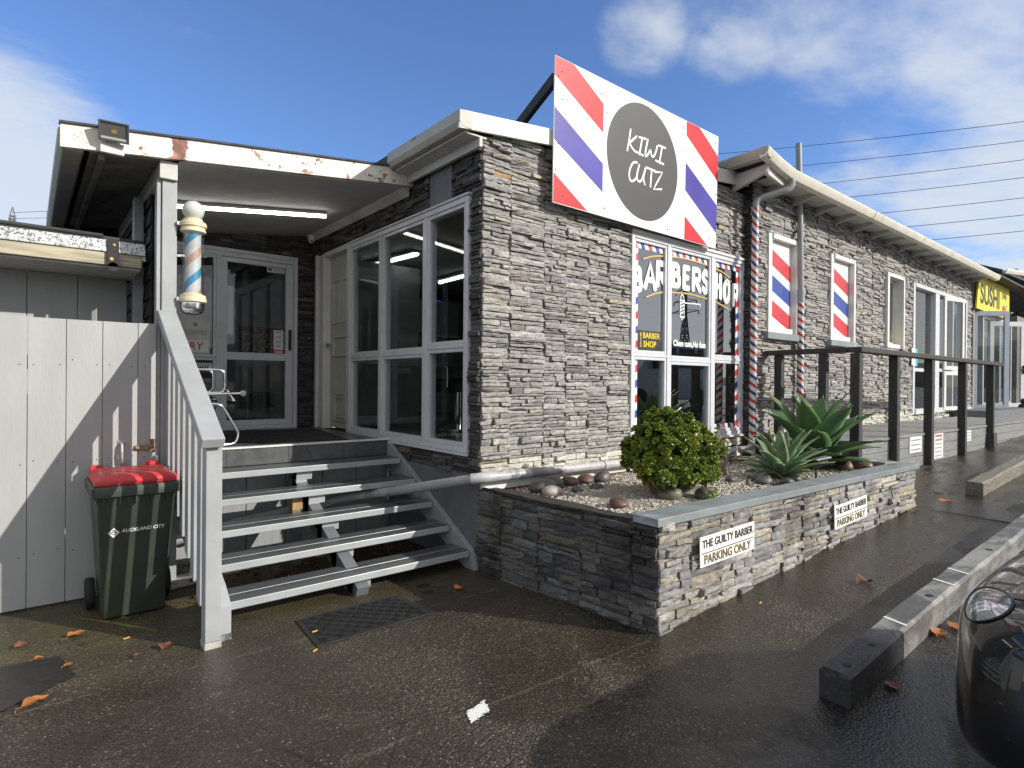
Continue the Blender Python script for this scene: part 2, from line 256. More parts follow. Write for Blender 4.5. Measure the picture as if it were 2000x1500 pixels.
# car
def car_paint():
    g = G('dark_metallic_paint'); n = g.noise(g.mp(), 700, 2); c = g.mix(g.rng(n, .35, .65), (.010, .010, .011), (.020, .020, .021))
    b = g.bsdf(c, .28, .35, None, .5, 1.0); return b
M['car'] = car_paint(); M['car_black'] = plain('car_black_plastic', (.012, .012, .012), .4); M['lens'] = plain('headlight_lens', (.30, .32, .35), .12, .6, var=.5, vs=9, bump=0, coat=1, rvar=.08)
M['tyre'] = plain('tyre', (.018, .018, .018), .75, bump=.3)
def ground_mat():
    g = G('wet_concrete_and_asphalt'); v = g.mp(); s_ = g.n('ShaderNodeSeparateXYZ'); g.l(g.tc.outputs['Object'], s_.inputs[0]); X, Y = s_.outputs[0], s_.outputs[1]
    big = g.noise(v, .55, 6, .6, .4); med = g.noise(g.mp(loc=(4, 2, 0)), 2.3, 7, .65, .3); fine = g.noise(v, 48, 7, .72)
    def cells(sc, loc):
        m = g.mp(loc=loc); c = g.n('ShaderNodeSeparateColor'); g.l(g.vor(m, sc, 'F1', 1), c.inputs[0]); return c.outputs, g.vor(m, sc, 'F1', 0)
    (a1, d1), (a2, d2) = cells(78, (0, 0, 0)), cells(150, (5, 2, 0))
    base = g.mix(g.rng(med, .3, .7), (.036, .029, .020), (.068, .056, .040))
    base = g.mix(g.rng(big, .35, .65), base, (.055, .049, .038))
    dry = g.rng(g.noise(g.mp(loc=(9, 5, 0)), .75, 7, .62, .5), .36, .58)
    dry = g.ma('MAXIMUM', dry, g.ma('MULTIPLY', g.rng(g.noise(g.mp(loc=(2, 2, 0)), 1.2, 5, .6), .35, .6), g.ma('MULTIPLY', g.rng(Y, -.5, -1.0), g.rng(X, .4, -.1))))
    s1 = g.ma('MULTIPLY', g.rng(a1[0], .30, .62), g.rng(d1, .50, .30)); s2 = g.ma('MULTIPLY', g.rng(a2[0], .35, .6), g.rng(d2, .5, .3))
    k = g.ma('ADD', .28, g.ma('MULTIPLY', dry, .62))
    c = g.mix(g.ma('MULTIPLY', s2, g.ma('MULTIPLY', k, .8)), base, g.mix(a2[1], (.085, .072, .05), (.17, .15, .11)))
    c = g.mix(g.ma('MULTIPLY', s1, k), c, g.mix(a1[1], (.12, .102, .07), (.27, .24, .18)))
    c = g.mix(g.rng(fine, .42, .62), g.mix(.55, c, (.018, .014, .010)), c)
    bright = g.ma('MULTIPLY', g.rng(a1[2], .985, .99), g.rng(d1, .35, .25)); c = g.mix(g.ma('MULTIPLY', bright, .7), c, (.48, .45, .38))
    seam = g.ma('ADD', g.ma('MULTIPLY', X, .035), g.ma('ADD', Y, g.ma('MULTIPLY', g.ma('SUBTRACT', g.noise(v, 3, 4), .5), .08)))
    asph = g.rng(seam, -2.42, -2.50); (a3, d3) = cells(66, (3, 3, 0))
    ac = g.mix(g.rng(a3[0], .25, .95), (.014, .014, .0145), (.085, .083, .078)); ac = g.mix(g.rng(d3, .25, .6), ac, (.012, .012, .012)); c = g.mix(g.ma('MULTIPLY', asph, .9), c, ac)
    my = g.ma('MULTIPLY', g.rng(Y, -.45, .5), g.rng(X, .1, -.3)); ms = g.ma('MULTIPLY', my, g.rng(g.noise(g.mp(loc=(1, 7, 0)), 2.6, 8, .68, .4), .36, .60))
    c = g.mix(g.ma('MULTIPLY', ms, .62), c, g.mix(fine, (.05, .047, .012), (.15, .14, .055)))
    wob = g.ma('MULTIPLY', g.ma('SUBTRACT', g.noise(v, 5, 5), .5), .05)
    def line(a, b_, off, wd):
        t = g.ma('ABSOLUTE', g.ma('ADD', g.ma('ADD', g.ma('MULTIPLY', X, a), g.ma('MULTIPLY', Y, b_)), g.ma('ADD', off, wob))); return g.rng(t, wd, wd*.3)
    ln = g.ma('MAXIMUM', line(.035, 1, 1.59, .014), line(.03, 1, .42, .011)); ln = g.ma('MULTIPLY', ln, g.rng(X, .05, -.02)); ln = g.ma('MULTIPLY', ln, g.rng(g.noise(v, 3.3, 5, .6), .42, .58))
    c = g.mix(g.ma('MULTIPLY', ln, g.rng(fine, .35, .6, .1, .8)), c, (.19, .165, .115))
    cr = g.rng(g.vor(g.mix(.06, v, g.noise(v, 4, 5)) if False else g.mp(loc=(.3, .2, 0)), .9, 'DISTANCE_TO_EDGE', 0), .010, .003); cr = g.ma('MULTIPLY', cr, g.rng(g.noise(v, 1.7, 4), .5, .6)); c = g.mix(g.ma('MULTIPLY', cr, .6), c, (.012, .010, .008))
    pud = g.rng(g.noise(g.mp((1, 1.3, 1), loc=(2.5, .6, 0)), .9, 6, .58, .6), .44, .55)
    lane = g.rng(Y, -.9, -1.7); pud = g.ma('MULTIPLY', pud, g.ma('ADD', .45, g.ma('MULTIPLY', lane, .55)))
    pud = g.ma('MAXIMUM', pud, g.ma('MULTIPLY', g.rng(X, -.4, .7), g.rng(g.noise(g.mp((1, 2.2, 1)), 1.4, 5, .6, .3), .38, .62)))
    pud = g.ma('MAXIMUM', pud, g.ma('MULTIPLY', g.ma('MULTIPLY', g.rng(X, -.9, -2.0), g.rng(Y, .1, -.5)), g.rng(g.noise(g.mp((1, 1.6, 1), loc=(6, 1, 0)), 2.0, 6, .62, .4), .36, .62, .25, .95)))
    c = g.mix(g.ma('MULTIPLY', pud, .55), c, (.014, .012, .010))
    r = g.ma('ADD', g.rng(pud, 0, 1, .50, .11), g.ma('MULTIPLY', g.ma('SUBTRACT', fine, .5), .35))
    h = g.ma('ADD', g.ma('ADD', g.ma('MULTIPLY', d1, -1.0), g.ma('MULTIPLY', d2, -.5)), g.ma('MULTIPLY', fine, 1.2)); st = g.n('ShaderNodeBump'); st.inputs['Distance'].default_value = .012
    g.l(g.rng(pud, 0, 1, .85, .28), st.inputs['Strength']); g.l(h, st.inputs['Height'])
    nb = g.bump(g.noise(v, 7, 6, .65), .22, .025, st.outputs[0])
    c = g.mix(1.0, c, (1.25, 1.19, 1.10), 'MULTIPLY')
    return g.bsdf(c, r, 0, nb, .55)
M['ground'] = ground_mat()

# ------------------------------------------------------------------ mesh builder
class MB:
    def __init__(s): s.v = []; s.f = []; s.mi = []; s.c = []
    def add(s, vs, fs, mi=0, col=None):
        o = len(s.v); s.v += [tuple(p) for p in vs]
        for f in fs: s.f.append(tuple(i+o for i in f)); s.mi.append(mi); s.c.append(col or (1, 1, 1))
        return s
    def hexa(s, p, mi=0, col=None): return s.add(p, [(0, 3, 2, 1), (4, 5, 6, 7), (0, 1, 5, 4), (1, 2, 6, 5), (2, 3, 7, 6), (3, 0, 4, 7)], mi, col)
    def box(s, x0, x1, y0, y1, z0, z1, mi=0): return s.hexa([(x0, y0, z0), (x1, y0, z0), (x1, y1, z0), (x0, y1, z0), (x0, y0, z1), (x1, y0, z1), (x1, y1, z1), (x0, y1, z1)], mi)
    def fbox(s, F, u0, u1, z0, z1, d0, d1, mi=0): return s.hexa([F(u0, z0, d1), F(u1, z0, d1), F(u1, z0, d0), F(u0, z0, d0), F(u0, z1, d1), F(u1, z1, d1), F(u1, z1, d0), F(u0, z1, d0)], mi)
    def bar(s, p, q, w, h, up=(0, 0, 1), mi=0):
        p, q = Vector(p), Vector(q); d = (q-p).normalized(); a = d.cross(Vector(up)).normalized()*w/2; b = a.cross(d).normalized()*h/2
        return s.hexa([p-a-b, p+a-b, p+a+b, p-a+b, q-a-b, q+a-b, q+a+b, q-a+b], mi)
    def prism(s, poly, ext, mi=0):
        n = len(poly); e = Vector(ext); a = [Vector(p) for p in poly]
        return s.add(a+[p+e for p in a], [tuple(range(n))[::-1], tuple(range(n, 2*n))]+[(i, (i+1) % n, n+(i+1) % n, n+i) for i in range(n)], mi)
    def quad(s, a, b, c, d, mi=0, col=None): return s.add([a, b, c, d], [(0, 1, 2, 3)], mi, col)
    def tube(s, pts, r, n=12, caps=True, mi=0):
        P = [Vector(p) for p in pts]; m = len(P); r = r if isinstance(r, (list, tuple)) else [r]*m
        T = [((P[min(i+1, m-1)]-P[max(i-1, 0)]).normalized()) for i in range(m)]
        u = T[0].orthogonal().normalized(); vs = []
        for i in range(m):
            u = (u-T[i]*u.dot(T[i])).normalized(); b = T[i].cross(u)
            k = 1.0
            for j in range(n): a = 2*math.pi*j/n; vs.append(P[i]+(u*math.cos(a)+b*math.sin(a))*r[i]*k)
        fs = [(i*n+j, i*n+(j+1) % n, (i+1)*n+(j+1) % n, (i+1)*n+j) for i in range(m-1) for j in range(n)]
        if caps: fs += [tuple(range(n))[::-1], tuple(range((m-1)*n, m*n))]
        return s.add(vs, fs, mi)
    def lathe(s, prof, o, n=24, mi=0, ax=None):
        o = Vector(o); X, Y, Z = ax or (Vector((1, 0, 0)), Vector((0, 1, 0)), Vector((0, 0, 1))); vs = []
        for r, z in prof:
            for j in range(n): a = 2*math.pi*j/n; vs.append(o+X*r*math.cos(a)+Y*r*math.sin(a)+Z*z)
        m = len(prof); fs = [(i*n+j, i*n+(j+1) % n, (i+1)*n+(j+1) % n, (i+1)*n+j) for i in range(m-1) for j in range(n)]+[tuple(range(n))[::-1], tuple(range((m-1)*n, m*n))]
        return s.add(vs, fs, mi)
    def stroke(s, pts, w, F, d=0, hh=.0015, mi=0, smooth=True, n=10):
        """round brush stroke in the plane of F(u, z, d)"""
        P = [Vector(p) for p in pts]
        if smooth and len(P) > 2:
            Q = []
            for i in range(len(P)-1):
                p0, p1, p2, p3 = P[max(i-1, 0)], P[i], P[i+1], P[min(i+2, len(P)-1)]
                for k in range(6):
                    t = k/6; Q.append(.5*((2*p1)+(p2-p0)*t+(2*p0-5*p1+4*p2-p3)*t*t+(3*p1-p0-3*p2+p3)*t**3))
            P = Q+[P[-1]]
        R = [w/2]*len(P); a = (P[0]-P[1]).normalized(); b = (P[-1]-P[-2]).normalized(); cap = (.35, .7, .92, 1.0)
        P = [P[0]+a*w/2*c for c in cap[::-1]]+P+[P[-1]+b*w/2*c for c in cap]; R = [w/2*math.sqrt(max(0, 1-c*c)) for c in cap[::-1]]+R+[w/2*math.sqrt(max(0, 1-c*c)) for c in cap]
        m = len(P); vs = []
        for i in range(m):
            t = (P[min(i+1, m-1)]-P[max(i-1, 0)]).normalized(); nn = Vector((-t.y, t.x))
            for j in range(n): an = 2*math.pi*j/n; q = P[i]+nn*R[i]*math.cos(an); vs.append(F(q.x, q.y, d+hh*math.sin(an)*(1 if R[i] > 0 else 0)))
        fs = [(i*n+j, i*n+(j+1) % n, (i+1)*n+(j+1) % n, (i+1)*n+j) for i in range(m-1) for j in range(n)]
        return s.add(vs, fs, mi)
    def build(s, name, mat, parent=None, smooth=0, bevel=0, seg=2, origin=None, colors=False):
        me = bpy.data.meshes.new(name); o3 = Vector(origin) if origin is not None else Vector((0, 0, 0))
        me.from_pydata([tuple(Vector(p)-o3) for p in s.v] if origin is not None else s.v, [], s.f)
        mats = mat if isinstance(mat, (list, tuple)) else [mat]
        for m in mats: me.materials.append(M[m] if isinstance(m, str) else m)
        if len(mats) > 1: me.polygons.foreach_set('material_index', s.mi)
        if colors:
            at = me.color_attributes.new('Col', 'FLOAT_COLOR', 'CORNER'); buf = []
            for f, c in zip(s.f, s.c): buf += [c[0], c[1], c[2], 1.0]*len(f)
            at.data.foreach_set('color', buf)
        if smooth:
            me.polygons.foreach_set('use_smooth', [True]*len(me.polygons)); me.set_sharp_from_angle(angle=rad(smooth))
        me.update(); ob = bpy.data.objects.new(name, me); COL.objects.link(ob); ob.location = o3
        if bevel:
            b = ob.modifiers.new('bevel', 'BEVEL'); b.width = bevel; b.segments = seg; b.limit_method = 'ANGLE'; b.angle_limit = rad(40)
        if parent is not None: put(ob, parent)
        return ob
ORG = {}
def put(o, parent):
    o.parent = parent; o.matrix_parent_inverse = Matrix.Translation(-ORG.get(parent.name, Vector((0, 0, 0))))
    ORG[o.name] = Vector(o.location)
def thing(name, label, cat, loc, group=None, kind=None):
    o = bpy.data.objects.new(name, None); COL.objects.link(o); o.location = loc; o.empty_display_size = .1
    ORG[o.name] = Vector(loc); return tag(o, label, cat, group, kind)
def tag(o, label=None, cat=None, group=None, kind=None):
    for k, v in (('label', label), ('category', cat), ('group', group), ('kind', kind)):
        if v: o[k] = v
    return o
def copy_tree(o, loc, rz=0, label=None, scale=None):
    def rec(x, par):
        c = x.copy(); COL.objects.link(c)
        if par is not None: c.parent = par
        for ch in x.children: rec(ch, c)
        return c
    r = rec(o, None); r.location = loc; r.rotation_euler = (0, 0, rz)
    if label: r['label'] = label
    if scale: r.scale = (scale,)*3
    return r
def front(y): return lambda u, z, d: (u, y-d, z)
def side(x): return lambda u, z, d: (x-d, u, z)
def line_frame(p, q):
    p, q = Vector((*p, 0)), Vector((*q, 0)); t = (q-p).normalized(); n = Vector((t.y, -t.x, 0))
    return (lambda u, z, d: tuple(p+t*u+n*d+Vector((0, 0, z)))), (q-p).length
def text_mesh(s, size, bold=0, sx=1, shear=0, align='CENTER', extr=.0008):
    cu_ = bpy.data.curves.new('txt', 'FONT'); cu_.body = s; cu_.size = size; cu_.align_x = align; cu_.align_y = 'CENTER'; cu_.offset = bold; cu_.extrude = extr; cu_.shear = shear
    cu_.resolution_u = 4
    ob = bpy.data.objects.new('txt', cu_); COL.objects.link(ob); dg = bpy.context.evaluated_depsgraph_get(); me = bpy.data.meshes.new_from_object(ob.evaluated_get(dg))
    vs = [(v.co.x*sx, v.co.y, v.co.z) for v in me.vertices]; fs = [tuple(p.vertices) for p in me.polygons]
    bpy.data.objects.remove(ob); bpy.data.curves.remove(cu_); bpy.data.meshes.remove(me); return vs, fs
def put_text(mb, s, F, u, z, size, d, mi=0, **k):
    vs, fs = text_mesh(s, size, **k); mb.add([F(u+a, z+b, d+c) for a, b, c in vs], fs, mi)
def gz(x):
    T = [(-200, 0), (0, 0), (.6, .05), (1.28, .105), (2.03, .15), (3, .205), (3.9, .262), (5, .34), (6.6, .44), (9, .49), (12, .60), (16, .74), (22, .8), (400, .8)]
    for (a, b), (c, d) in zip(T, T[1:]):
        if x <= c: return b+(d-b)*(x-a)/(c-a)
    return .8

# ------------------------------------------------------------------ ground, hills
mb = MB(); xs = [-300, -120, -40, -15, -8, -5, -3, -1, 0, .6, 1.28, 2.03, 3, 3.9, 5, 6.6, 9, 12, 16, 22, 40, 90, 200, 500]; ysv = [-400, -150, -60, -25, -12, -6, -3, -1, 1, 4, 10, 30, 80, 200, 500]
mb.add([(x, y, gz(x)) for y in ysv for x in xs], [(j*len(xs)+i, j*len(xs)+i+1, (j+1)*len(xs)+i+1, (j+1)*len(xs)+i) for j in range(len(ysv)-1) for i in range(len(xs)-1)])
tag(mb.build('ground', 'ground'), kind='structure')
mb = MB(); rr = random.Random(3); ring = []
for i in range(90):
    a = -math.pi*.95+i/89*math.pi*1.35; h = 9+9*math.sin(i*.23)+5*math.sin(i*.71+1)+rr.uniform(0, 3); D = 330; ring.append((a, h, D))
vs = []
for a, h, D in ring:
    for k, (dd, hh) in enumerate(((0, -1), (20, .6), (45, 1), (120, -1))): vs.append((math.cos(a)*(D+dd), math.sin(a)*(D+dd), -2 if hh < 0 else h*hh))
mb.add(vs, [(i*4+k, i*4+k+1, i*4+k+5, i*4+k+4) for i in range(89) for k in range(3)])
M['hill'] = plain('hill_bush', (.03, .045, .03), .9, var=.5, vs=.05, bump=0)
tag(mb.build('hills', 'hill', smooth=60), kind='structure')

# ------------------------------------------------------------------ stone cladding
PAL = [((.345, .335, .328), 5), ((.29, .283, .28), 5), ((.39, .378, .366), 4), ((.36, .34, .315), 2.5), ((.43, .42, .40), 1.3), ((.19, .187, .188), 1.0), ((.40, .355, .27), .35), ((.38, .27, .14), .04)]
PAL2 = [((.32, .315, .315), 5), ((.39, .385, .375), 4), ((.25, .248, .25), 2), ((.42, .39, .33), 2.5), ((.47, .455, .425), 2), ((.36, .33, .24), .35)]
PALS = [((.12, .12, .123), 5), ((.155, .155, .155), 4), ((.08, .08, .083), 3), ((.165, .155, .135), 2), ((.13, .12, .085), .6)]  # wetter stones of the planter's shaded side, shade also worked into these tones
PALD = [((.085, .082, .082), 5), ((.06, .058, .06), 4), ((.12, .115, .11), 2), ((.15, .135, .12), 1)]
def pick(r, pal):
    t = r.uniform(0, sum(x[1] for x in pal))
    for c, wgt in pal:
        t -= wgt
        if t <= 0: break
    k = r.uniform(.85, 1.15); return tuple(x*k for x in c)
def one_stone(mb, F, a, b, z0, z1, r, col, pmax, flip):
    g = .0026; a += g; b -= g; z0 += g; z1 -= g
    nu = max(2, min(6, int((b-a)/.045))); nv = 2 if z1-z0 < .05 else 3
    p = r.choice((.0, .008, .014, .018, .021, .025, .029, .036))*pmax/.034*r.uniform(.8, 1.15); tu = r.uniform(-.011, .011); tz = r.uniform(-.012, .008); vs = []
    lo = [r.uniform(-.003, .003) for _ in range(nu+1)]; hi = [r.uniform(-.003, .003) for _ in range(nu+1)]
    for j in range(nv+1):
        for i in range(nu+1):
            s_, t_ = i/nu, j/nv; u = a+(b-a)*s_+r.uniform(-.002, .002); z = z0+(z1-z0)*t_+(lo[i] if j == 0 else hi[i] if j == nv else r.uniform(-.004, .004))
            edge = (i in (0, nu)) or (j in (0, nv)); d = p+tu*(s_-.5)+tz*(t_-.5)+r.uniform(-.005, .005)-(r.uniform(.002, .011) if edge else 0)
            vs.append(F(u, z, max(.0, d)))
    W = nu+1; fs = [(j*W+i, j*W+i+1, (j+1)*W+i+1, (j+1)*W+i) for j in range(nv) for i in range(nu)]
    per = [i for i in range(W)]+[j*W+nu for j in range(1, nv+1)]+[nv*W+i for i in range(nu-1, -1, -1)]+[j*W for j in range(nv-1, 0, -1)]
    o = len(vs); back = []
    for k in per:
        j, i = divmod(k, W); back.append(F(a+(b-a)*i/nu, z0+(z1-z0)*j/nv, -.012))
    vs += back; n = len(per); fs += [(per[(k+1) % n], per[k], o+k, o+(k+1) % n) for k in range(n)]
    if flip: fs = [f[::-1] for f in fs]
    st = len(mb.f); mb.add(vs, fs, 0, col)
    for q in range(st, st+nu*nv): k = r.uniform(.9, 1.1); mb.c[q] = tuple(x*k for x in col)
def stones(mb, F, u0, u1, ztop, z0, holes=(), seed=1, pal=PAL, white=None, pmax=.034, flip=False, hs=(.021, .027, .031, .036, .042, .05), pw=(.25, .40), zbot=None):
    r = random.Random(seed); zt = ztop if callable(ztop) else (lambda u: ztop); zb = zbot or (lambda u: z0); u = u0
    while u < u1-1e-4:
        ue = u+r.uniform(*pw)
        if u1-ue < .12: ue = u1
        top = max(zt(u), zt(ue)); z = min(zb(u), zb(ue))-r.uniform(0, .02) if zbot else z0
        while z < top:
            h = r.choice(hs)*r.uniform(.9, 1.12); k = r.random(); cuts = [0, 1] if k < .38 else [0, r.uniform(.3, .7), 1] if k < .85 else [0, r.uniform(.22, .4), r.uniform(.55, .78), 1]
            ja = r.uniform(-.012, .012) if u > u0+.01 else 0; jb = r.uniform(-.012, .012) if ue < u1-.01 else 0
            for c0, c1 in zip(cuts, cuts[1:]):
                a, b = u+ja+(ue+jb-u-ja)*c0, u+ja+(ue+jb-u-ja)*c1; zc_ = z+h/2; za, zz = z, z+h
                if zc_ > zt((a+b)/2) or zc_ < zb((a+b)/2)-.005: continue
                ok = True
                for (h0, h1, k0, k1) in holes:
                    if zz <= k0 or za >= k1 or b <= h0 or a >= h1: continue
                    if k0 < zc_ < k1:
                        if a < h0-.03 and b > h0: b = h0
                        elif b > h1+.03 and a < h1: a = h1
                        else: ok = False; break
                    elif zc_ <= k0: zz = min(zz, k0)
                    else: za = max(za, k1)
                if not ok or b-a < .025 or zz-za < .01: continue
                col = pick(r, pal)
                if white and zc_ < white((a+b)/2)+r.uniform(-.015, .015): col = sc3((.60, .585, .52), r.uniform(.8, 1.15))
                one_stone(mb, F, a, b, za, zz, r, col, pmax, flip)
            z += h
        u = ue
def backing(mb, F, u0, u1, z0, z1, holes, d0=-.16, d1=-.004):
    U = sorted({u0, u1, *[x for h in holes for x in h[:2]]}); Z = sorted({z0, z1, *[x for h in holes for x in h[2:]]})
    for a, b in zip(U, U[1:]):
        for c, d in zip(Z, Z[1:]):
            m = ((a+b)/2, (c+d)/2)
            if any(h[0] < m[0] < h[1] and h[2] < m[1] < h[3] for h in holes) or a < u0-1e-6 or b > u1+1e-6: continue
            mb.fbox(F, a, b, c, d, d0, d1)

# ================================================================== BARBER SHOP
shop = thing('barber_shop', 'grey ledgestone barber shop with flat cream fascia, covered porch and long gutter wing', 'building', (0, 0, 0))
F0 = front(0.0); S0 = side(0.0); F2 = front(-.12); FB = front(3.44)
W1 = (1.76, 3.86, .85, 2.90)
zt_main = lambda u: 3.335+.1225*u
mb = MB(); stones(mb, F0, 0.0, 3.86, lambda u: min(zt_main(u), 3.70), .725, [W1], 21, PAL, white=lambda u: .82); mb.build('stone_wall', 'stone', shop, colors=True)
mb = MB(); backing(mb, F0, 0.02, 3.86, .70, 3.30, [W1]); mb.build('wall', 'backing', shop)
W2 = [(4.18, 4.92, 2.07, 3.28), (5.96, 6.76, 2.07, 3.29), (8.08, 8.90, 2.06, 3.30), (9.45, 12.93, .92, 3.29)]
mb = MB(); stones(mb, F2, 3.86, 13.36, 3.80, .80, W2, 22, PAL, white=lambda u: .98 if u > 4.6 else .7, pw=(.26, .42)); mb.build('stone_wall', 'stone', shop, colors=True); mb = MB()
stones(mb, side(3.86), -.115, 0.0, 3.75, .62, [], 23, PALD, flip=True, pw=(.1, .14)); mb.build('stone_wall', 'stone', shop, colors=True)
mb = MB(); backing(mb, F2, 3.875, 13.36, .40, 3.85, W2, -.2); mb.build('wall', 'backing', shop)
SW = (.14, 2.40, .86, 2.92); SDo = (2.38, 3.34, .86, 2.95)
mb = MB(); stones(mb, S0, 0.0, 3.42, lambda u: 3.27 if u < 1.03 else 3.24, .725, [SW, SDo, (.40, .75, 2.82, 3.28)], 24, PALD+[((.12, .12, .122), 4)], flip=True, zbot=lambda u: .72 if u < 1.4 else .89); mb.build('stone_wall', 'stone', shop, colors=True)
mb = MB(); backing(mb, S0, 0.02, 3.44, .70, 3.30, [SW, SDo]); mb.build('wall', 'backing', shop)
mb = MB(); mb.fbox(S0, .405, .745, 2.93, 3.27, -.01, .012); mb.build('patch_panel', 'grey_dark', shop, bevel=.003)
SL = (-1.90, -.20, .86, 2.92)
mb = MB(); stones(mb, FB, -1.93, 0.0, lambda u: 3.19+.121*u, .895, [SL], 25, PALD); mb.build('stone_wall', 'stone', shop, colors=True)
mb = MB(); backing(mb, FB, -1.93, .0, .80, 3.3, [SL]); mb.build('wall', 'backing', shop)
# plinths
mb = MB(); mb.box(-.012, .1, -.0, 1.46, -.02, .715); mb.build('plinth', 'grey_dark', shop)
mb = MB(); mb.box(.0, 3.85, -.01, .12, .3, .60, 0); mb.box(.0, 3.85, -.022, .12, .604, .71, 1); mb.build('plinth', ['maroon', 'trim_white'], shop)
mb = MB()
for i in range(6): mb.box(-1.93+i*.323, -1.93+i*.323+.317, 1.50, 1.56, 0, .76)
mb.box(-1.93, 0, 1.545, 1.6, 0, .75); mb.build('porch_base', 'grey_wall', shop, bevel=.003)
# dark weatherboard side wall of the porch
mb = MB()
for i in range(20): z = .1+i*.14; mb.prism([(-1.955, 1.55, z), (-1.98, 1.55, z), (-1.962, 1.55, z+.145), (-1.955, 1.55, z+.145)], (0, 1.9, 0))
mb.box(-1.95, -1.93, 1.5, 3.45, 0, 2.95); mb.build('weatherboard_wall', 'weatherboard', shop)
mb = MB(); mb.box(-2.50, -1.96, 3.46, 3.56, 0, 2.95); mb.build('rear_wall', 'weatherboard', shop)
# interior shell
mb = MB(); mb.box(.16, 7.0, 6.9, 7.0, .8, 3.4); mb.box(6.9, 7.0, 0.3, 6.9, .8, 3.4); mb.box(-2.0, .9, 5.66, 5.72, .8, 3.0); mb.box(-2.05, -1.95, 3.6, 7.0, .8, 3.4); mb.box(.17, 1.5, 3.46, 3.54, .86, 3.0, 0)
mb.box(.9, 3.9, 6.0, 6.05, .86, 3.0); mb.build('interior_wall', 'inner_wall', shop)
mb = MB(); mb.box(.1, 7, .15, 3.5, .70, .86); mb.box(-2, 7, 3.5, 7, .70, .86); mb.build('interior_floor', 'inner_floor', shop)
mb = MB(); mb.box(.12, 7, .1, 7, 3.16, 3.2); mb.box(-2, .12, 3.46, 7, 2.98, 3.02); mb.build('interior_ceiling', 'inner_wall', shop)
# flat roof
def slab(mb, x0, x1, y0, y1, f, t): mb.hexa([(x0, y0, f(x0)-t), (x1, y0, f(x1)-t), (x1, y1, f(x1)-t), (x0, y1, f(x0)-t), (x0, y0, f(x0)), (x1, y0, f(x1)), (x1, y1, f(x1)), (x0, y1, f(x0))])
rm = lambda x: 3.462+.1225*x; rp = lambda x: 3.352+.121*x
mb = MB(); slab(mb, -.25, 3.9, -.06, 7.0, rm, .10); slab(mb, -2.40, -.25, 1.06, 3.72, rp, .04); mb.build('roof', 'roof_dark', shop)
mb = MB(); slab(mb, -.272, 3.10, -.082, -.058, rm, .135); mb.build('fascia_board', 'fascia', shop, bevel=.003)
mb = MB(); slab(mb, 3.10, 3.84, -.080, -.058, lambda x: rm(x)-.02, .15); mb.build('fascia_board', 'soffit', shop, bevel=.003)
fa = []
mb = MB(); slab(mb, -2.535, -.012, 1.02, 1.055, rp, .150); mb.build('fascia_board', 'fascia_red', shop, bevel=.004)
mb = MB(); slab(mb, -2.54, -.02, 1.005, 1.06, lambda x: rp(x)+.012, .014); mb.build('roof_edge_flashing', 'roof_dark', shop)
# main side gutter: box section along Y
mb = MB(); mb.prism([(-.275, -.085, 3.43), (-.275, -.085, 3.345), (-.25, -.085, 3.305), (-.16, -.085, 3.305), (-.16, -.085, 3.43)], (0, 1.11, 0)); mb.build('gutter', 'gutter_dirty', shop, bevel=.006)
mb = MB(); mb.box(-.20, -.0, -.05, 1.02, 3.287, 3.30); mb.build('soffit', 'soffit', shop)
mb = MB(); mb.box(-.075, -.045, -.06, 1.02, 3.215, 3.286); mb.build('frieze_board', 'soffit', shop, bevel=.003)
# porch ceiling, edge gutter, battens, beam
rc = lambda x: 3.205+.121*x
mb = MB(); slab(mb, -1.87, -.0, 1.057, 3.44, rc, .012); mb.build('porch_ceiling', 'soffit', shop)
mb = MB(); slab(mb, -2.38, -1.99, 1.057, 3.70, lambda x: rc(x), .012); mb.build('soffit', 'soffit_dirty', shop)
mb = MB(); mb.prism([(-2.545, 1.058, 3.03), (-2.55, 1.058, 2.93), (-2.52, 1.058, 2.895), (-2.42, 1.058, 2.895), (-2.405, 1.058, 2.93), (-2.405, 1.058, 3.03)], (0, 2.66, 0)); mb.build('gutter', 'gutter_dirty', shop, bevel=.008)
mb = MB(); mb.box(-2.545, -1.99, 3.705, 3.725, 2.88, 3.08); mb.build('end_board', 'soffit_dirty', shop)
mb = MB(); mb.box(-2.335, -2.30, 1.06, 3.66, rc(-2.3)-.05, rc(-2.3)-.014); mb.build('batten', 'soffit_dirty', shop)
mb = MB(); mb.box(-1.985, -1.875, 1.07, 3.42, rc(-1.93)-.13, rc(-1.93)-.005); mb.build('beam', 'soffit', shop, bevel=.004)
mb = MB(); mb.prism([(-.10, 1.06, rc(-.1)-.013), (-.035, 1.06, rc(-.03)-.013), (-.035, 1.06, rc(-.03)-.085)], (0, 2.34, 0)); mb.build('ceiling_moulding', 'soffit', shop)
for (x0, x1, y0, y1, z0, z1) in ((-1.965, -1.872, 1.10, 1.19, .80, 2.84), (-2.05, -1.985, 1.78, 1.88, .0, 2.86)):
    mb = MB(); mb.box(x0, x1, y0, y1, z0, z1); mb.build('porch_post', 'grey_post', shop, bevel=.005)
mb = MB(); mb.box(-1.995, -1.967, 1.115, 1.195, .0, 2.84); mb.build('post_cover_strip', 'grey_post', shop, bevel=.003)
# porch floor
mb = MB()
for i in range(4):
    x0 = -1.95+i*.487; mb.box(x0+.001, x0+.486, 1.412, 1.46, .748, .884)
mb.box(-1.95, 0, 1.47, 3.44, .76, .885); mb.build('porch_floor', 'tile', shop, bevel=.002)
mb = MB(); mb.box(-1.95, -.02, 1.400, 1.475, .886, .900); mb.build('step_nosing', 'trim_white', shop, bevel=.004)

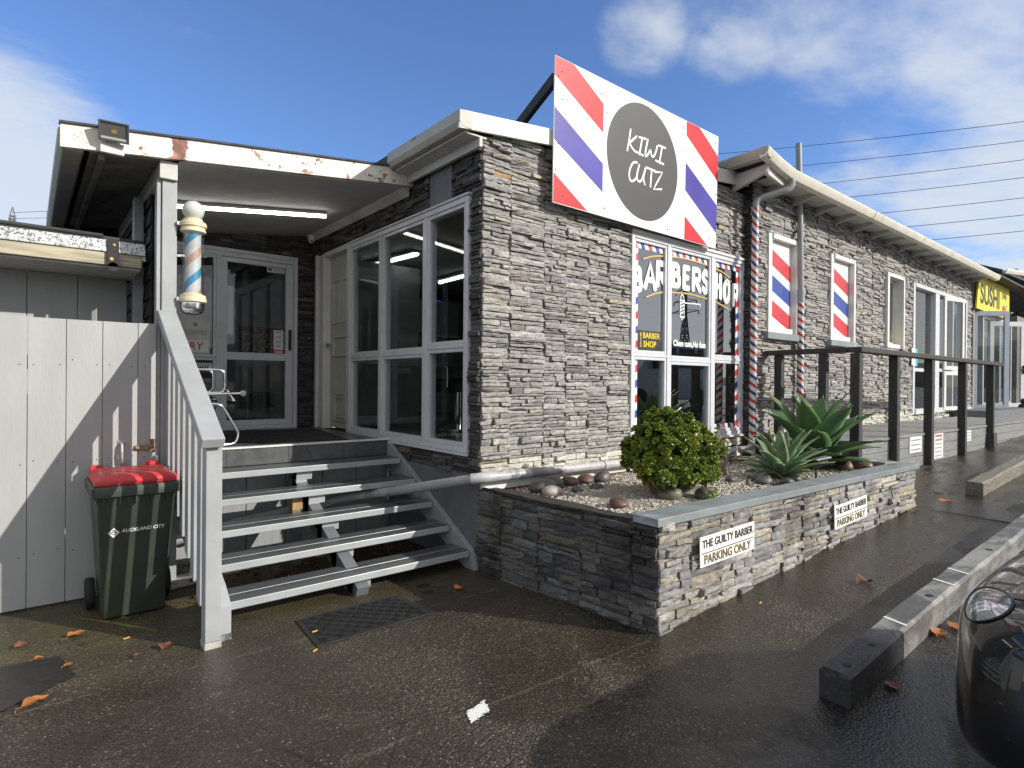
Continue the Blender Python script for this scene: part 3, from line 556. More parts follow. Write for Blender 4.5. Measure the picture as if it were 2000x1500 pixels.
# ---- windows
def frame_bars(mb, F, u0, u1, z0, z1, t, d0, d1):
    mb.fbox(F, u0, u0+t, z0, z1, d0, d1); mb.fbox(F, u1-t, u1, z0, z1, d0, d1)
    mb.fbox(F, u0+t, u1-t, z0, z0+t, d0, d1); mb.fbox(F, u0+t, u1-t, z1-t, z1, d0, d1)
def pane(F, u0, u1, z0, z1, d, parent, mat='glass'):
    mb = MB(); mb.quad(F(u0, z0, d), F(u1, z0, d), F(u1, z1, d), F(u0, z1, d)); return mb.build('pane', mat, parent)
def multi_window(F, cols, z0, z1, rails, outer=.045, name='window', mat='alu', frame_d=(-.07, .028), gl='glass'):
    """cols: list of (u0,u1); rails: z of transom centre per column"""
    mb = MB(); U0, U1 = cols[0][0]-outer, cols[-1][1]+outer
    frame_bars(mb, F, U0, U1, z0, z1, outer, *frame_d)
    for (a, b), (c, d) in zip(cols, cols[1:]): mb.fbox(F, b, c, z0+outer, z1-outer, frame_d[0], frame_d[1]-.003)
    for (a, b), zr in zip(cols, rails):
        mb.fbox(F, a, b, zr-.016, zr+.016, frame_d[0]+.004, frame_d[1]-.006)
        for (k0, k1) in ((z0+outer, zr-.016), (zr+.016, z1-outer)): frame_bars(mb, F, a+.001, b-.001, k0+.001, k1-.001, .030, frame_d[0]+.01, frame_d[1]-.012)
    o = mb.build(name, mat, shop, bevel=.004); mbp = MB()
    for (a, b), zr in zip(cols, rails):
        for (k0, k1) in ((z0+outer+.025, zr-.042), (zr+.042, z1-outer-.025)): mbp.quad(F(a+.028, k0, -.012), F(b-.028, k0, -.012), F(b-.028, k1, -.012), F(a+.028, k1, -.012))
    mbp.build('pane', gl, o); return o
M['glass_front'] = glass_mat('front_window_glass', .38, (.7, .72, .72))
win = multi_window(F0, [(1.815, 2.345), (2.40, 3.155), (3.22, 3.81)], .86, 2.895, [1.72, 1.685, 1.725], gl='glass_front')
mb = MB(); mb.fbox(F0, 1.74, 3.88, .835, .858, -.06, .05); mb.build('sill', 'trim_white', win, bevel=.003); mb = MB(); mb.fbox(F0, 1.76, 3.875, 2.897, 2.925, -.06, .042); mb.build('head_flashing', 'trim_white', win, bevel=.003)
swin = multi_window(S0, [(.19, .765), (.82, 1.60), (1.655, 2.33)], .88, 2.91, [1.73, 1.70, 1.70])
mb = MB(); mb.fbox(S0, .13, 2.385, .858, .878, -.06, .045); mb.build('sill', 'alu', swin, bevel=.003); mb = MB(); mb.fbox(S0, .13, 2.385, 2.912, 2.93, -.06, .04); mb.build('head_flashing', 'alu', swin, bevel=.003)
# ---- striped barber tape round the front window, lettering
def tape(mb, F, u0, z0, u1, z1, wdt, d, n, slant=.6, start=0):
    """strip of slanted red/white/blue stripes from (u0,z0) to (u1,z1); runs along u or z"""
    ln = math.hypot(u1-u0, z1-z0); vert = abs(z1-z0) > abs(u1-u0); order = (0, 1, 2, 1)
    st = ln/n
    for i in range(-1, n+1):
        a0, a1 = i*st, (i+1)*st; sh = slant*wdt
        P = [(a0, 0), (a1, 0), (a1+sh, wdt), (a0+sh, wdt)]
        # clip along the strip
        def clip(poly, lim, keep_less):
            out = []
            for k in range(len(poly)):
                p, q = poly[k], poly[(k+1) % len(poly)]; pi = (p[0] <= lim) == keep_less or p[0] == lim; qi = (q[0] <= lim) == keep_less or q[0] == lim
                if pi: out.append(p)
                if pi != qi: t = (lim-p[0])/(q[0]-p[0]); out.append((lim, p[1]+(q[1]-p[1])*t))
            return out
        P = clip(P, ln, True) if P else P
        if len(P) > 2: P = clip(P, 0, False)
        if len(P) < 3: continue
        vs = [F(u0+(p[1] if vert else p[0]), z0+(p[0] if vert else p[1]), d) for p in P]; mb.add(vs, [tuple(range(len(vs)))], order[(i+start) % 4])
D = -.0085
def tape_part(*a):
    m = MB(); tape(m, F0, *a); m.build('striped_tape', ['tape_red', 'tape_white', 'tape_blue'], win)
for (a, b, k) in ((1.845, 2.315, 8), (2.43, 3.125, 12), (3.25, 3.78, 9)): tape_part(a, 2.765, b, 2.765, .055, D, k, -.5)
for x in (1.846, 3.722): tape_part(x, 1.765, x, 2.76, .06, D, 14, .5); tape_part(x, .935, x, 1.675, .06, D, 10, .5)
tape_part(3.25, .935, 3.70, .935, .055, D, 8, -.5); tape_part(2.43, .935, 3.125, .935, .055, D, 12, -.5)
GL = {'B': [[(0, 0), (0, 1)], [(0, 1), (.75, .97), (.8, .62), (.1, .53)], [(.1, .53), (.9, .48), (.92, .06), (0, 0)]], 'A': [[(0, 0), (.5, 1), (1, 0)], [(.2, .33), (.8, .33)]], 'R': [[(0, 0), (0, 1)], [(0, 1), (.85, .97), (.88, .55), (.05, .48)], [(.35, .47), (1, 0)]],
      'E': [[(.05, 0), (.05, 1)], [(.05, 1), (1, 1)], [(.05, .52), (.8, .52)], [(.05, 0), (1, 0)]], 'S': [[(.95, .85), (.5, 1), (.08, .8), (.2, .58), (.75, .45), (.95, .22), (.5, 0), (.05, .15)]], 'H': [[(0, 0), (.05, 1)], [(1, 0), (.95, 1)], [(.05, .5), (.95, .5)]],
      'O': [[(.5, 1), (.08, .8), (0, .4), (.2, .05), (.55, 0), (.92, .25), (1, .65), (.8, .95), (.5, 1)]], 'P': [[(0, 0), (.05, 1)], [(.05, 1), (.9, .95), (.9, .55), (.05, .45)]]}
SHARP = {'A', 'E', 'H'}
def letters(mb, F, boxes, wd, d, mi=0):
    k = 0
    for ch, (u0, zt, u1, zb) in boxes:
        for st in GL[ch]:
            k += 1; mb.stroke([(u0+wd/2+(u1-u0-wd)*p[0], zb+wd/2+(zt-zb-wd)*p[1]) for p in st], wd, F, d+.0002*(k % 5), .0012, mi, ch not in SHARP)
LBX = [('B', (1.82, 2.595, 1.975, 2.325)), ('A', (1.985, 2.66, 2.205, 2.365)), ('R', (2.185, 2.69, 2.375, 2.41)), ('B', (2.445, 2.71, 2.615, 2.435)), ('E', (2.640, 2.705, 2.785, 2.43)), ('R', (2.815, 2.707, 3.0, 2.43)), ('S', (3.0, 2.712, 3.15, 2.425)), ('H', (3.262, 2.70, 3.42, 2.397)), ('O', (3.435, 2.65, 3.605, 2.369)), ('P', (3.625, 2.62, 3.79, 2.339))]
mb = MB(); letters(mb, F0, LBX, .062, -.006, 0)
for pts in ([(1.986, 2.668), (2.178, 2.722), (2.493, 2.758), (2.781, 2.768), (3.141, 2.752), (3.415, 2.721), (3.601, 2.665)], [(2.033, 2.296), (2.249, 2.362), (2.522, 2.390), (2.787, 2.402), (3.147, 2.380), (3.365, 2.352), (3.558, 2.306)]): mb.stroke(pts, .017, F0, -.0055, .001, 1)
u, z = 2.645, 2.255
mb.stroke([(u-.03, z+.085), (u-.02, z+.115), (u, z+.125), (u+.02, z+.115), (u+.03, z+.085)], .012, F0, -.006, .001, 0); mb.fbox(F0, u-.045, u+.045, z+.06, z+.075, -.006, -.0052); mb.fbox(F0, u-.04, u-.032, z-.10, z+.06, -.006, -.0052); mb.fbox(F0, u+.032, u+.04, z-.10, z+.06, -.006, -.0052); mb.fbox(F0, u-.045, u+.045, z-.115, z-.10, -.006, -.0052)
for i in range(4): q = z-.085+i*.036; mb.add([F0(u-.032, q, -.0056), F0(u+.032, q+.025, -.0056), F0(u+.032, q+.043, -.0056), F0(u-.032, q+.018, -.0056)], [(0, 1, 2, 3)], 0)
mb.stroke([(u-.02, z-.12), (u, z-.145), (u+.02, z-.12)], .010, F0, -.006, .001, 0, False); mb.stroke([(u+.05, z+.045), (2.98, z+.055)], .012, F0, -.006, .001, 0, False); mb.stroke([(2.98, z+.055), (2.98, z+.03)], .012, F0, -.0058, .001, 0, False)
put_text(mb, 'Clean cuts,No fuss', F0, 2.79, 1.865, .085, -.006, 0, bold=.0035, sx=.93)
mb.fbox(F0, 1.91, 2.27, 1.775, 1.965, -.0105, -.0095, 2); put_text(mb, 'BARBER', F0, 2.125, 1.915, .078, -.009, 3, bold=.002); put_text(mb, 'SHOP', F0, 2.10, 1.83, .082, -.009, 3, bold=.002)
mb.fbox(F0, 1.945, 1.968, 1.80, 1.90, -.009, -.008, 4); mb.stroke([(1.9565, 1.915), (1.9565, 1.93)], .026, F0, -.0085, .001, 4, False)
for i in range(3): mb.stroke([(1.947, 1.812+i*.03), (1.967, 1.835+i*.03)], .007, F0, -.0075, .0008, 2, False)
mb.build('window_lettering', ['white_ink', 'gold_ink', 'black_ink', 'yellow_ink', 'gold_ink'], win, smooth=50)

# ---- white panelled door beside the porch window
mb = MB(); SD = side(.0)
mb.fbox(SD, 3.07, 3.33, .885, 2.94, -.14, -.02); mb.fbox(SD, 2.385, 2.425, .885, 2.94, -.10, .02); mb.fbox(SD, 2.425, 3.07, 2.885, 2.94, -.10, .012); mb.fbox(SD, 3.075, 3.125, .887, 2.93, -.02, .02); mb.fbox(SD, 3.285, 3.335, .887, 2.945, -.02, .022); mb.build('door_frame', 'trim_white', shop, bevel=.004)
dm = MB(); dm.fbox(SD, 2.427, 3.068, .905, 2.883, -.11, -.065)
dr = dm.build('door', 'door_white', shop, bevel=.002); mb = MB()
for (a, b, c, d) in ((2.52, 2.70, 2.10, 2.60), (2.79, 2.97, 2.10, 2.60), (2.52, 2.97, 1.72, 1.95), (2.62, 2.93, .98, 1.30)):
    mb = MB(); frame_bars(mb, SD, a, b, c, d, .018, -.066, -.05)
    if c < 1: frame_bars(mb, SD, 2.66, 2.89, 1.02, 1.26, .015, -.06, -.045)
    mb.build('door_moulding', 'door_white', dr, bevel=.003)
mb = MB(); mb.lathe([(.012, 0), (.012, .03), (.026, .045), (.026, .065), (.012, .075)], (.065, 3.015, 1.86), 16, ax=(Vector((0, 1, 0)), Vector((0, 0, 1)), Vector((-1, 0, 0)))); mb.build('door_knob', 'chrome', dr, smooth=50); mb = MB(); mb.lathe([(.015, 0), (.015, .01)], (.065, 3.015, 2.06), 12, ax=(Vector((0, 1, 0)), Vector((0, 0, 1)), Vector((-1, 0, 0)))); mb.build('door_lock', 'chrome', dr, smooth=50)

# ---- aluminium sliding door
FS = front(3.42); mb = MB(); frame_bars(mb, FS, -1.90, -.205, .886, 2.905, .042, -.05, .03)
mb.fbox(FS, -1.858, -.247, 2.815, 2.863, -.05, .018); mb.fbox(FS, -1.09, -1.035, .928, 2.815, -.03, .02)
for a, b in ((-1.857, -1.09),): frame_bars(mb, FS, a, b, .928, 1.685, .03, -.02, .012); frame_bars(mb, FS, a, b, 1.69, 2.814, .03, -.02, .012)
sld = mb.build('sliding_door', 'alu', shop, bevel=.003)
mb = MB(); mb.fbox(FS, -1.033, -.975, .93, 2.812, -.045, .004); mb.fbox(FS, -.335, -.25, .93, 2.812, -.045, .004); mb.fbox(FS, -.975, -.335, .93, .99, -.045, .004); mb.fbox(FS, -.975, -.335, 2.76, 2.812, -.045, .004); mb.fbox(FS, -.975, -.335, 1.67, 1.755, -.045, .004); mb.build('sliding_leaf', 'alu', sld, bevel=.003)
mb = MB(); mb.quad(FS(-1.83, .95, -.01), FS(-1.12, .95, -.01), FS(-1.12, 1.66, -.01), FS(-1.83, 1.66, -.01)); mb.quad(FS(-1.83, 1.715, -.01), FS(-1.12, 1.715, -.01), FS(-1.12, 2.79, -.01), FS(-1.83, 2.79, -.01))
mb.quad(FS(-.98, .98, -.02), FS(-.33, .98, -.02), FS(-.33, 1.68, -.02), FS(-.98, 1.68, -.02)); mb.quad(FS(-.98, 1.745, -.02), FS(-.33, 1.745, -.02), FS(-.33, 2.77, -.02), FS(-.98, 2.77, -.02)); mb.build('pane', 'glass', sld)
mb = MB(); mb.fbox(FS, -.305, -.275, 1.80, 2.04, .004, .03); mb.build('handle', 'black_metal', sld, bevel=.006)
# posters, stickers on the sliding door glass
def sheet(name, F, u0, u1, z0, z1, d, mat, label, cat, ink=None, parent=None, rows=()):
    t = MB(); t.fbox(F, u0, u1, z0, z1, d, d+.0012)
    mats = [mat]
    for (a, b, c, e, mi) in rows: t.fbox(F, a, b, c, e, d+.0014, d+.002, mi)
    o = t.build(name, [mat]+list(ink or []), parent); tag(o, label, cat); return o
mb = MB(); mb.fbox(FS, -1.82, -1.13, 1.98, 2.56, -.016, -.0145, 0); mb.stroke([(-1.80, 2.08), (-1.55, 2.17), (-1.20, 2.36)], .016, FS, -.0135, .001, 2)
letters(mb, FS, [('S', (-1.66, 2.42, -1.54, 2.18)), ('H', (-1.52, 2.45, -1.41, 2.20)), ('O', (-1.40, 2.48, -1.28, 2.23)), ('P', (-1.26, 2.52, -1.15, 2.27))], .035, -.0135, 1)
tag(mb.build('window_poster', ['paper_grey', 'grey_ink', 'gold_ink'], smooth=50), 'torn grey poster with faded lettering behind the fixed porch glass', 'poster')
rows = [(-1.40, -1.18, 1.925+.012*i, 1.929+.012*i, 1) for i in range(5)]
sheet('notice_sheet', FS, -1.43, -1.15, 1.72, 2.08, -.009, 'paper', 'white printed notice taped below the barber pole on the glass', 'notice', ['grey_ink'], rows=rows+[(-1.31, -1.27, 2.02, 2.06, 1)])
rr = random.Random(5)
sheet('torn_paper', FS, -1.085, -.90, 1.95, 2.50, -.046, 'paper', 'torn strip of white paper behind the sliding leaf', 'paper')
mb = MB(); mb.fbox(FS, -1.63, -1.17, 1.735, 1.865, .013, .016, 0); put_text(mb, 'ENTRY', FS, -1.40, 1.80, .115, .017, 1, bold=.001, shear=.15, sx=1.0); tag(mb.build('entry_sign', ['sign_white', 'red_ink'], bevel=.0), 'white sign with slanted red ENTRY lettering on the porch glass', 'sign')
rows = [(-1.30, -1.14, 1.60, 1.607, 1)]+[(-1.295+.024*i, -1.28+.024*i, 1.565, 1.59, 1) for i in range(6)]
sheet('small_sticker', FS, -1.32, -1.125, 1.555, 1.625, -.009, 'paper', 'small white sticker with dark print under the ENTRY sign', 'sticker', ['black_ink'], rows=rows)
rows = [(-.44, -.38, 2.0-.055*i, 2.012-.055*i, 1) for i in range(4)]
sheet('payment_sticker', FS, -.465, -.355, 1.80, 2.03, -.019, 'paper', 'tall white card payment sticker on the sliding leaf glass', 'sticker', ['grey_ink'], rows=rows)
rows = [(-.47, -.35, 1.785-.038*i, 1.80-.038*i, 1) for i in range(2, 5)]
rows = [(-.455, -.365, 1.768-.032*i, 1.782-.032*i, 1) for i in range(3)]
sheet('red_sticker', FS, -.475, -.345, 1.69, 1.797, -.019, 'red_ink', 'square red sticker with white bars beneath the payment sticker', 'sticker', ['white_ink'], rows=rows)
sheet('camera_warning_sticker', FS, -.545, -.345, 2.70, 2.765, -.019, 'paper', 'small cream warning sticker at top of the sliding leaf glass', 'sticker', ['brown_ink', 'grey_ink'], rows=[(-.535, -.49, 2.715, 2.75, 1)]+[(-.475, -.36, 2.712+.014*i, 2.718+.014*i, 2) for i in range(4)])
# neon OPEN sign behind fixed glass
FN = front(3.50); mb = MB()
for pts in ([(-1.78+.17*math.cos(a*.4189), 2.47+.13*math.sin(a*.4189)) for a in range(16)],): mb.tube([FN(p[0], p[1], 0) for p in pts], .006, 8, False)
for st in ([(-1.88, 2.50), (-1.90, 2.47), (-1.88, 2.43), (-1.86, 2.47), (-1.88, 2.50)], [(-1.84, 2.43), (-1.84, 2.50), (-1.805, 2.495), (-1.805, 2.47), (-1.84, 2.465)], [(-1.755, 2.50), (-1.785, 2.50), (-1.785, 2.43), (-1.755, 2.43)], [(-1.785, 2.465), (-1.76, 2.465)], [(-1.73, 2.43), (-1.73, 2.50), (-1.69, 2.43), (-1.69, 2.50)]): mb.tube([FN(p[0], p[1], 0) for p in st], .005, 6)
tag(mb.build('neon_sign', 'neon'), 'violet neon OPEN sign glowing behind the porch glass', 'neon sign')

# ---- right wing roof: gutter, soffit, rafters
GP = [(3.36, -.55, 3.985), (3.72, -.55, 3.915), (4.02, -.55, 3.875), (6, -.55, 3.873), (10, -.55, 3.872), (13.72, -.55, 3.870)]
def gutter_run(mb, P, out):
    o = Vector(out); prof = [(0, 0), (.012, -.02), (0.0, -.065), (-.025, -.105), (-.09, -.115), (-.10, 0), (-.085, -.005), (-.08, -.09), (-.03, -.085), (-.012, -.03)]
    n = len(prof); vs = []
    for p in P:
        for a, b in prof: vs.append(Vector(p)+o*a+Vector((0, 0, b)))
    m = len(P); mb.add(vs, [(i*n+j, i*n+(j+1) % n, (i+1)*n+(j+1) % n, (i+1)*n+j) for i in range(m-1) for j in range(n)]+[tuple(range(n))[::-1], tuple(range((m-1)*n, m*n))])
mb = MB(); gutter_run(mb, GP, (0, -1, 0)); mb.build('gutter', 'gutter', shop, smooth=30)
mb = MB(); gutter_run(mb, [(3.36, -.545, 3.985), (3.36, .1, 3.97), (3.36, 1.2, 3.95), (3.36, 3.0, 3.93)], (-1, 0, 0)); mb.build('gutter', 'gutter_dirty', shop, smooth=30)
mb = MB(); mb.hexa([(3.37, -.53, 3.93), (4.0, -.53, 3.83), (4.0, 7, 3.83), (3.37, 7, 3.86), (3.37, -.53, 3.965), (4.0, -.53, 3.865), (4.0, 7, 3.90), (3.37, 7, 3.91)]); mb.box(4.0, 13.7, -.53, 7, 3.83, 3.865)
for i in range(60):
    x = 4.05+i*.16; mb.box(x, x+.05, -.535, 6.9, 3.865, 3.89)
mb.build('roof', 'roof_dark', shop)
mb = MB(); mb.box(3.98, 13.70, -.445, -.415, 3.79, 3.828); mb.build('fascia_board', 'soffit', shop, bevel=.003)
mb = MB(); mb.box(3.86, 13.65, -.41, -.0, 3.812, 3.826); mb.build('soffit', 'soffit', shop)
for i in range(15): x = 4.15+i*.65; mb = MB(); mb.prism([(x, -.41, 3.775), (x, -.41, 3.81), (x, -.08, 3.81), (x, -.08, 3.70)], (.045, 0, 0)); mb.build('rafter', 'soffit', shop, bevel=.003)
mb = MB(); mb.prism([(3.52, -.50, 3.86), (3.56, -.02, 3.84), (3.56, -.02, 3.66), (3.52, -.44, 3.76)], (.05, 0, 0)); mb.build('rafter', 'soffit', shop, bevel=.003); mb = MB(); mb.prism([(3.55, -.46, 3.84), (4.0, -.44, 3.80), (3.97, -.44, 3.70), (3.55, -.46, 3.74)], (0, .04, 0)); mb.build('rafter', 'soffit', shop, bevel=.003)
# ---- wing windows with deep white surrounds
def deep_window(u0, u1, z0, z1, sillw, boards):
    mb = MB(); mb.fbox(F2, u0, u0+.085, z0, z1, -.15, .035 if boards else .06); mb.fbox(F2, u1-.06, u1, z0, z1, -.15, .06); mb.fbox(F2, u0+.085, u1-.06, z1-.06, z1, -.15, .055); mb.fbox(F2, u0+.085, u1-.06, z0, z0+.07, -.15, .02)
    o = mb.build('window', 'trim_white', shop, bevel=.004)
    if sillw: t = MB(); t.fbox(F2, u0-.10, u1+.04, z0-.085, z0-.003, -.1, .085); t.build('sill', 'cap', o, bevel=.006)
    a, b, c, d = u0+.10, u1-.075, z0+.085, z1-.075
    if boards:
        t = MB(); t.fbox(F2, a-.014, b+.012, c-.012, d+.012, -.06, -.015, 0); hgt = d-c; wd = b-a
        for k, mi in ((.78, 1), (.48, 2), (.18, 1)):
            y1 = c+hgt*k+.07*hgt; q = hgt*.14
            t.add([F2(a, y1+q*.6, -.0138), F2(a, y1-q*.75+.0, -.0138), F2(b, y1-q*.75-hgt*.185, -.0138), F2(b, y1+q*.6-hgt*.185, -.0138)], [(0, 1, 2, 3)], mi)
        t.build('striped_panel', ['sign_white', 'tape_red', 'tape_blue'], o)
    else:
        t = MB(); frame_bars(t, F2, a-.01, b+.01, c-.01, d+.01, .035, -.12, -.08); t.build('sash', 'trim_white', o, bevel=.003); pane(F2, a+.02, b-.02, c+.02, d-.02, -.1, o)
        t = MB(); t.fbox(F2, a+.03, b-.03, c+.03, c+.25, -.13, -.125); t.build('card', 'sushi_yellow', o)
    return o
deep_window(4.185, 4.925, 2.075, 3.275, True, True); deep_window(5.965, 6.765, 2.075, 3.285, True, True); deep_window(8.085, 8.90, 2.065, 3.295, False, False)
mb = MB(); z0, z1 = .925, 3.285
mb.fbox(F2, 9.45, 9.55, z0, z1, -.12, .03); mb.fbox(F2, 12.83, 12.93, z0, z1, -.12, .03); mb.fbox(F2, 9.55, 12.83, z1-.07, z1, -.12, .04); mb.fbox(F2, 9.55, 12.83, z0, z0+.09, -.12, .05); mb.fbox(F2, 10.70, 10.95, z0+.09, z1-.07, -.12, .035); mb.fbox(F2, 11.85, 11.93, z0+.09, z1-.07, -.12, .03); mb.fbox(F2, 9.55, 10.7, 1.70, 1.76, -.1, .02); mb.fbox(F2, 10.95, 12.83, 1.72, 1.78, -.1, .02)
wd_ = mb.build('window', 'alu', shop, bevel=.004); mb = MB()
mb.quad(F2(9.55, 1.0, -.05), F2(12.83, 1.0, -.05), F2(12.83, 3.2, -.05), F2(9.55, 3.2, -.05)); mb.build('pane', 'glass_dim', wd_)
mb = MB()
for i in range(46): z = 1.78+i*.032; mb.hexa([F2(9.57, z, -.10), F2(11.8, z, -.10), F2(11.8, z+.006, -.12), F2(9.57, z+.006, -.12), F2(9.57, z+.002, -.10), F2(11.8, z+.002, -.10), F2(11.8, z+.008, -.12), F2(9.57, z+.008, -.12)])
mb.build('venetian_blind', 'door_white', wd_)
def casement(px, z0, z1, ang, wdt):
    a = rad(ang); t = Vector((math.cos(a), math.sin(a), 0)); n = Vector((t.y, -t.x, 0)); P = Vector((px, -.16, 0)); F = lambda u, z, d: tuple(P+t*u+n*d+Vector((0, 0, z)))
    m = MB(); frame_bars(m, F, 0, wdt, z0, z1, .075, -.02, .02); o = m.build('casement', 'trim_white', wd_, bevel=.004); pane(F, .06, wdt-.06, z0+.06, z1-.06, 0, o, 'glass_dim')
casement(11.2, 1.76, 3.20, -12, .74); casement(11.2, .96, 1.73, -12, .74)
mb = MB(); mb.fbox(F2, 9.30, 9.50, 1.80, 2.10, .045, .05, 0); mb.fbox(F2, 9.62, 9.95, 1.80, 2.12, -.048, -.046, 1); tag(mb.build('window_notice', ['paper', plain('cyan_poster', (.05, .42, .62), .5)]), 'white and bright blue notices low in the big wing window', 'notice')
# dark room behind the wing windows
mb = MB(); mb.box(7.1, 13.3, .9, .95, .8, 3.7); mb.box(7.1, 13.3, .09, .95, .78, .9); mb.box(7.1, 13.3, .09, .95, 3.5, 3.6); mb.box(13.3, 13.36, .09, .9, .8, 3.6); mb.build('interior_wall', 'inner_dark', shop)

# ---- downpipes
def loc_tube(name, base, pts, r, mat, label, cat, parts=()):
    root = thing(name, label, cat, base); m = MB(); m.tube(pts, r, 16); m.build('pipe', mat, root, smooth=50, origin=base); return root
M['spiral'] = spiral_mat('barber_spiral', [((.50, .03, .045), .22), ((.70, .72, .70), .28), ((.025, .04, .16), .22), ((.70, .72, .70), .28)], .185, 1)
dp = thing('downpipe', 'red white and blue spiral striped downpipe with bent grey elbow beside the front window', 'downpipe', (3.77, -.20, .75))
mb = MB(); mb.tube([(3.77-.03*(1-i/20), -.20, .78+2.70*i/20) for i in range(21)], .037, 20); mb.build('pipe', 'spiral', dp, smooth=50, origin=(3.755, -.2, .78))
mb = MB(); mb.tube([(3.77, -.20, 3.47), (3.77, -.20, 3.53), (3.785, -.215, 3.57), (3.82, -.25, 3.595), (3.96, -.45, 3.655), (3.995, -.485, 3.68), (4.01, -.50, 3.72), (4.01, -.50, 3.80)], .040, 16); mb.build('elbow', 'pvc', dp, smooth=50)
mb = MB(); mb.tube([(3.74, -.20, .80), (3.74, -.20, .74), (3.70, -.17, .70), (3.60, -.12, .69)], .04, 14); mb.build('shoe', 'pvc', dp, smooth=50)
vp_ = thing('vent_pipe', 'tall grey vent pipe through the eave, its lower half wound with barber stripes', 'pipe', (4.93, -.20, .85))
mb = MB(); mb.tube([(4.935, -.20, .87+i*.085) for i in range(21)], .040, 20); mb.build('striped_pipe', 'spiral', vp_, smooth=50, origin=(4.935, -.2, .87))
mb = MB(); mb.tube([(4.935, -.20, 2.55), (4.90, -.20, 3.4), (4.83, -.20, 4.50)], .036, 16); mb.tube([(4.935, -.2, 2.50), (4.93, -.2, 2.66)], .046, 16); mb.build('pipe', 'pvc', vp_, smooth=50)
PIPE = [(-.07, -.03, .708), (-.30, .35, .618), (-.37, .72, .535), (-.45, .93, .488), (-.713, 1.1, .443), (-1.49, 1.42, .272), (-1.87, 1.43, .21)]
sp_ = thing('waste_pipe', 'silver painted waste pipe running round the stone corner and behind the steps', 'pipe', (0, -.08, .71))
mb = MB(); mb.tube([(3.55, -.075, .672), (2.0, -.075, .692), (.9, -.075, .705), (.06, -.075, .716)], .038, 18); mb.tube([(1.32, -.075, .70), (1.38, -.075, .70)], .046, 18); mb.build('pipe', 'pvc_silver', sp_, smooth=50)
mb = MB(); mb.tube([(.08, -.075, .716), (-.01, -.072, .716), (-.05, -.05, .712), (-.09, -.01, .706)], .042, 18); mb.build('elbow', 'pvc_silver', sp_, smooth=50)
mb = MB(); mb.tube(PIPE, .038, 18); q_ = [Vector(p) for p in PIPE]; mb.tube([q_[-2].lerp(q_[-1], .5), q_[-2].lerp(q_[-1], .6)], .045, 18); mb.build('pipe', 'pvc', sp_, smooth=50)

# ================================================================== KIWI CUTZ sign board
FG = front(-.105); sg = thing('roof_sign', 'big white board with barber stripes and KIWI CUTZ on a charcoal disc', 'sign', (1.87, -.105, 2.92))
SGP = lambda u, z, d: (u, -.1165-d, z)
mb = MB(); mb.add([(.648, -.105, 4.139), (3.112, -.105, 4.139), (3.072, -.105, 2.915), (.634, -.105, 2.925)]+[(.648, -.1165, 4.139), (3.112, -.1165, 4.139), (3.072, -.1165, 2.915), (.634, -.1165, 2.925)], [(0, 1, 2, 3), (7, 6, 5, 4), (0, 4, 5, 1), (1, 5, 6, 2), (2, 6, 7, 3), (3, 7, 4, 0)]); mb.build('board', 'sign_white', sg)
for mi, pts in ((0, [(.650, 4.136), (.869, 4.136), (1.245, 3.918), (1.243, 3.662), (.648, 3.976)]), (1, [(.646, 3.716), (1.241, 3.388), (1.24, 3.135), (.643, 3.447)]), (0, [(.641, 3.172), (1.05, 2.928), (.637, 2.929)]), (0, [(2.512, 4.127), (2.53, 4.136), (2.745, 4.136), (3.107, 3.922), (3.098, 3.650), (2.514, 3.991)]), (1, [(2.503, 3.712), (3.088, 3.385), (3.077, 3.085), (2.498, 3.425)]), (0, [(2.493, 3.159), (2.915, 2.919), (2.487, 2.920)])):
    mb = MB(); mb.add([SGP(u, z, .001) for u, z in pts], [tuple(range(len(pts)))]); mb.build('stripe', 'sign_blue' if mi else 'sign_red', sg)
mb = MB(); mb.add([SGP(1.826+.535*math.cos(a*.0982)*(1+.006*math.sin(3*a*.0982)), 3.542+.548*math.sin(a*.0982), .002) for a in range(64)], [tuple(range(64))]); mb.build('disc', 'sign_grey', sg)
KW = {'K1': [(1.617, 3.795), (1.597, 3.693), (1.571, 3.591)], 'K2': [(1.703, 3.755), (1.619, 3.684), (1.59, 3.662)], 'K3': [(1.601, 3.67), (1.634, 3.636), (1.687, 3.607)], 'I1': [(1.743, 3.759), (1.842, 3.77)], 'I2': [(1.789, 3.764), (1.748, 3.6)], 'I3': [(1.702, 3.611), (1.802, 3.602)],
      'W': [(1.873, 3.769), (1.84, 3.651), (1.844, 3.605), (1.88, 3.637), (1.915, 3.682), (1.932, 3.635), (1.964, 3.634), (1.999, 3.687), (2.022, 3.748)], 'J1': [(2.043, 3.761), (2.149, 3.763)], 'J2': [(2.099, 3.76), (2.057, 3.595)], 'J3': [(2.0, 3.603), (2.123, 3.598)], 'C': [(1.711, 3.514), (1.659, 3.499), (1.618, 3.442), (1.601, 3.381), (1.616, 3.327), (1.661, 3.33), (1.709, 3.372)],
      'U': [(1.746, 3.499), (1.717, 3.408), (1.721, 3.356), (1.755, 3.344), (1.794, 3.382), (1.842, 3.493)], 'U2': [(1.836, 3.473), (1.813, 3.391), (1.832, 3.335)], 'T1': [(1.855, 3.501), (2.001, 3.499)], 'T2': [(1.937, 3.501), (1.919, 3.332)], 'Z': [(1.985, 3.49), (2.108, 3.512), (2.043, 3.424), (1.968, 3.318), (2.093, 3.345)]}
mb = MB()
for i, (k, p) in enumerate(KW.items()): mb.stroke(p, .021, SGP, .0035+.0002*(i % 4), .0012, 0, k != 'Z')
mb.build('lettering', 'white_ink', sg, smooth=50)
mb = MB()
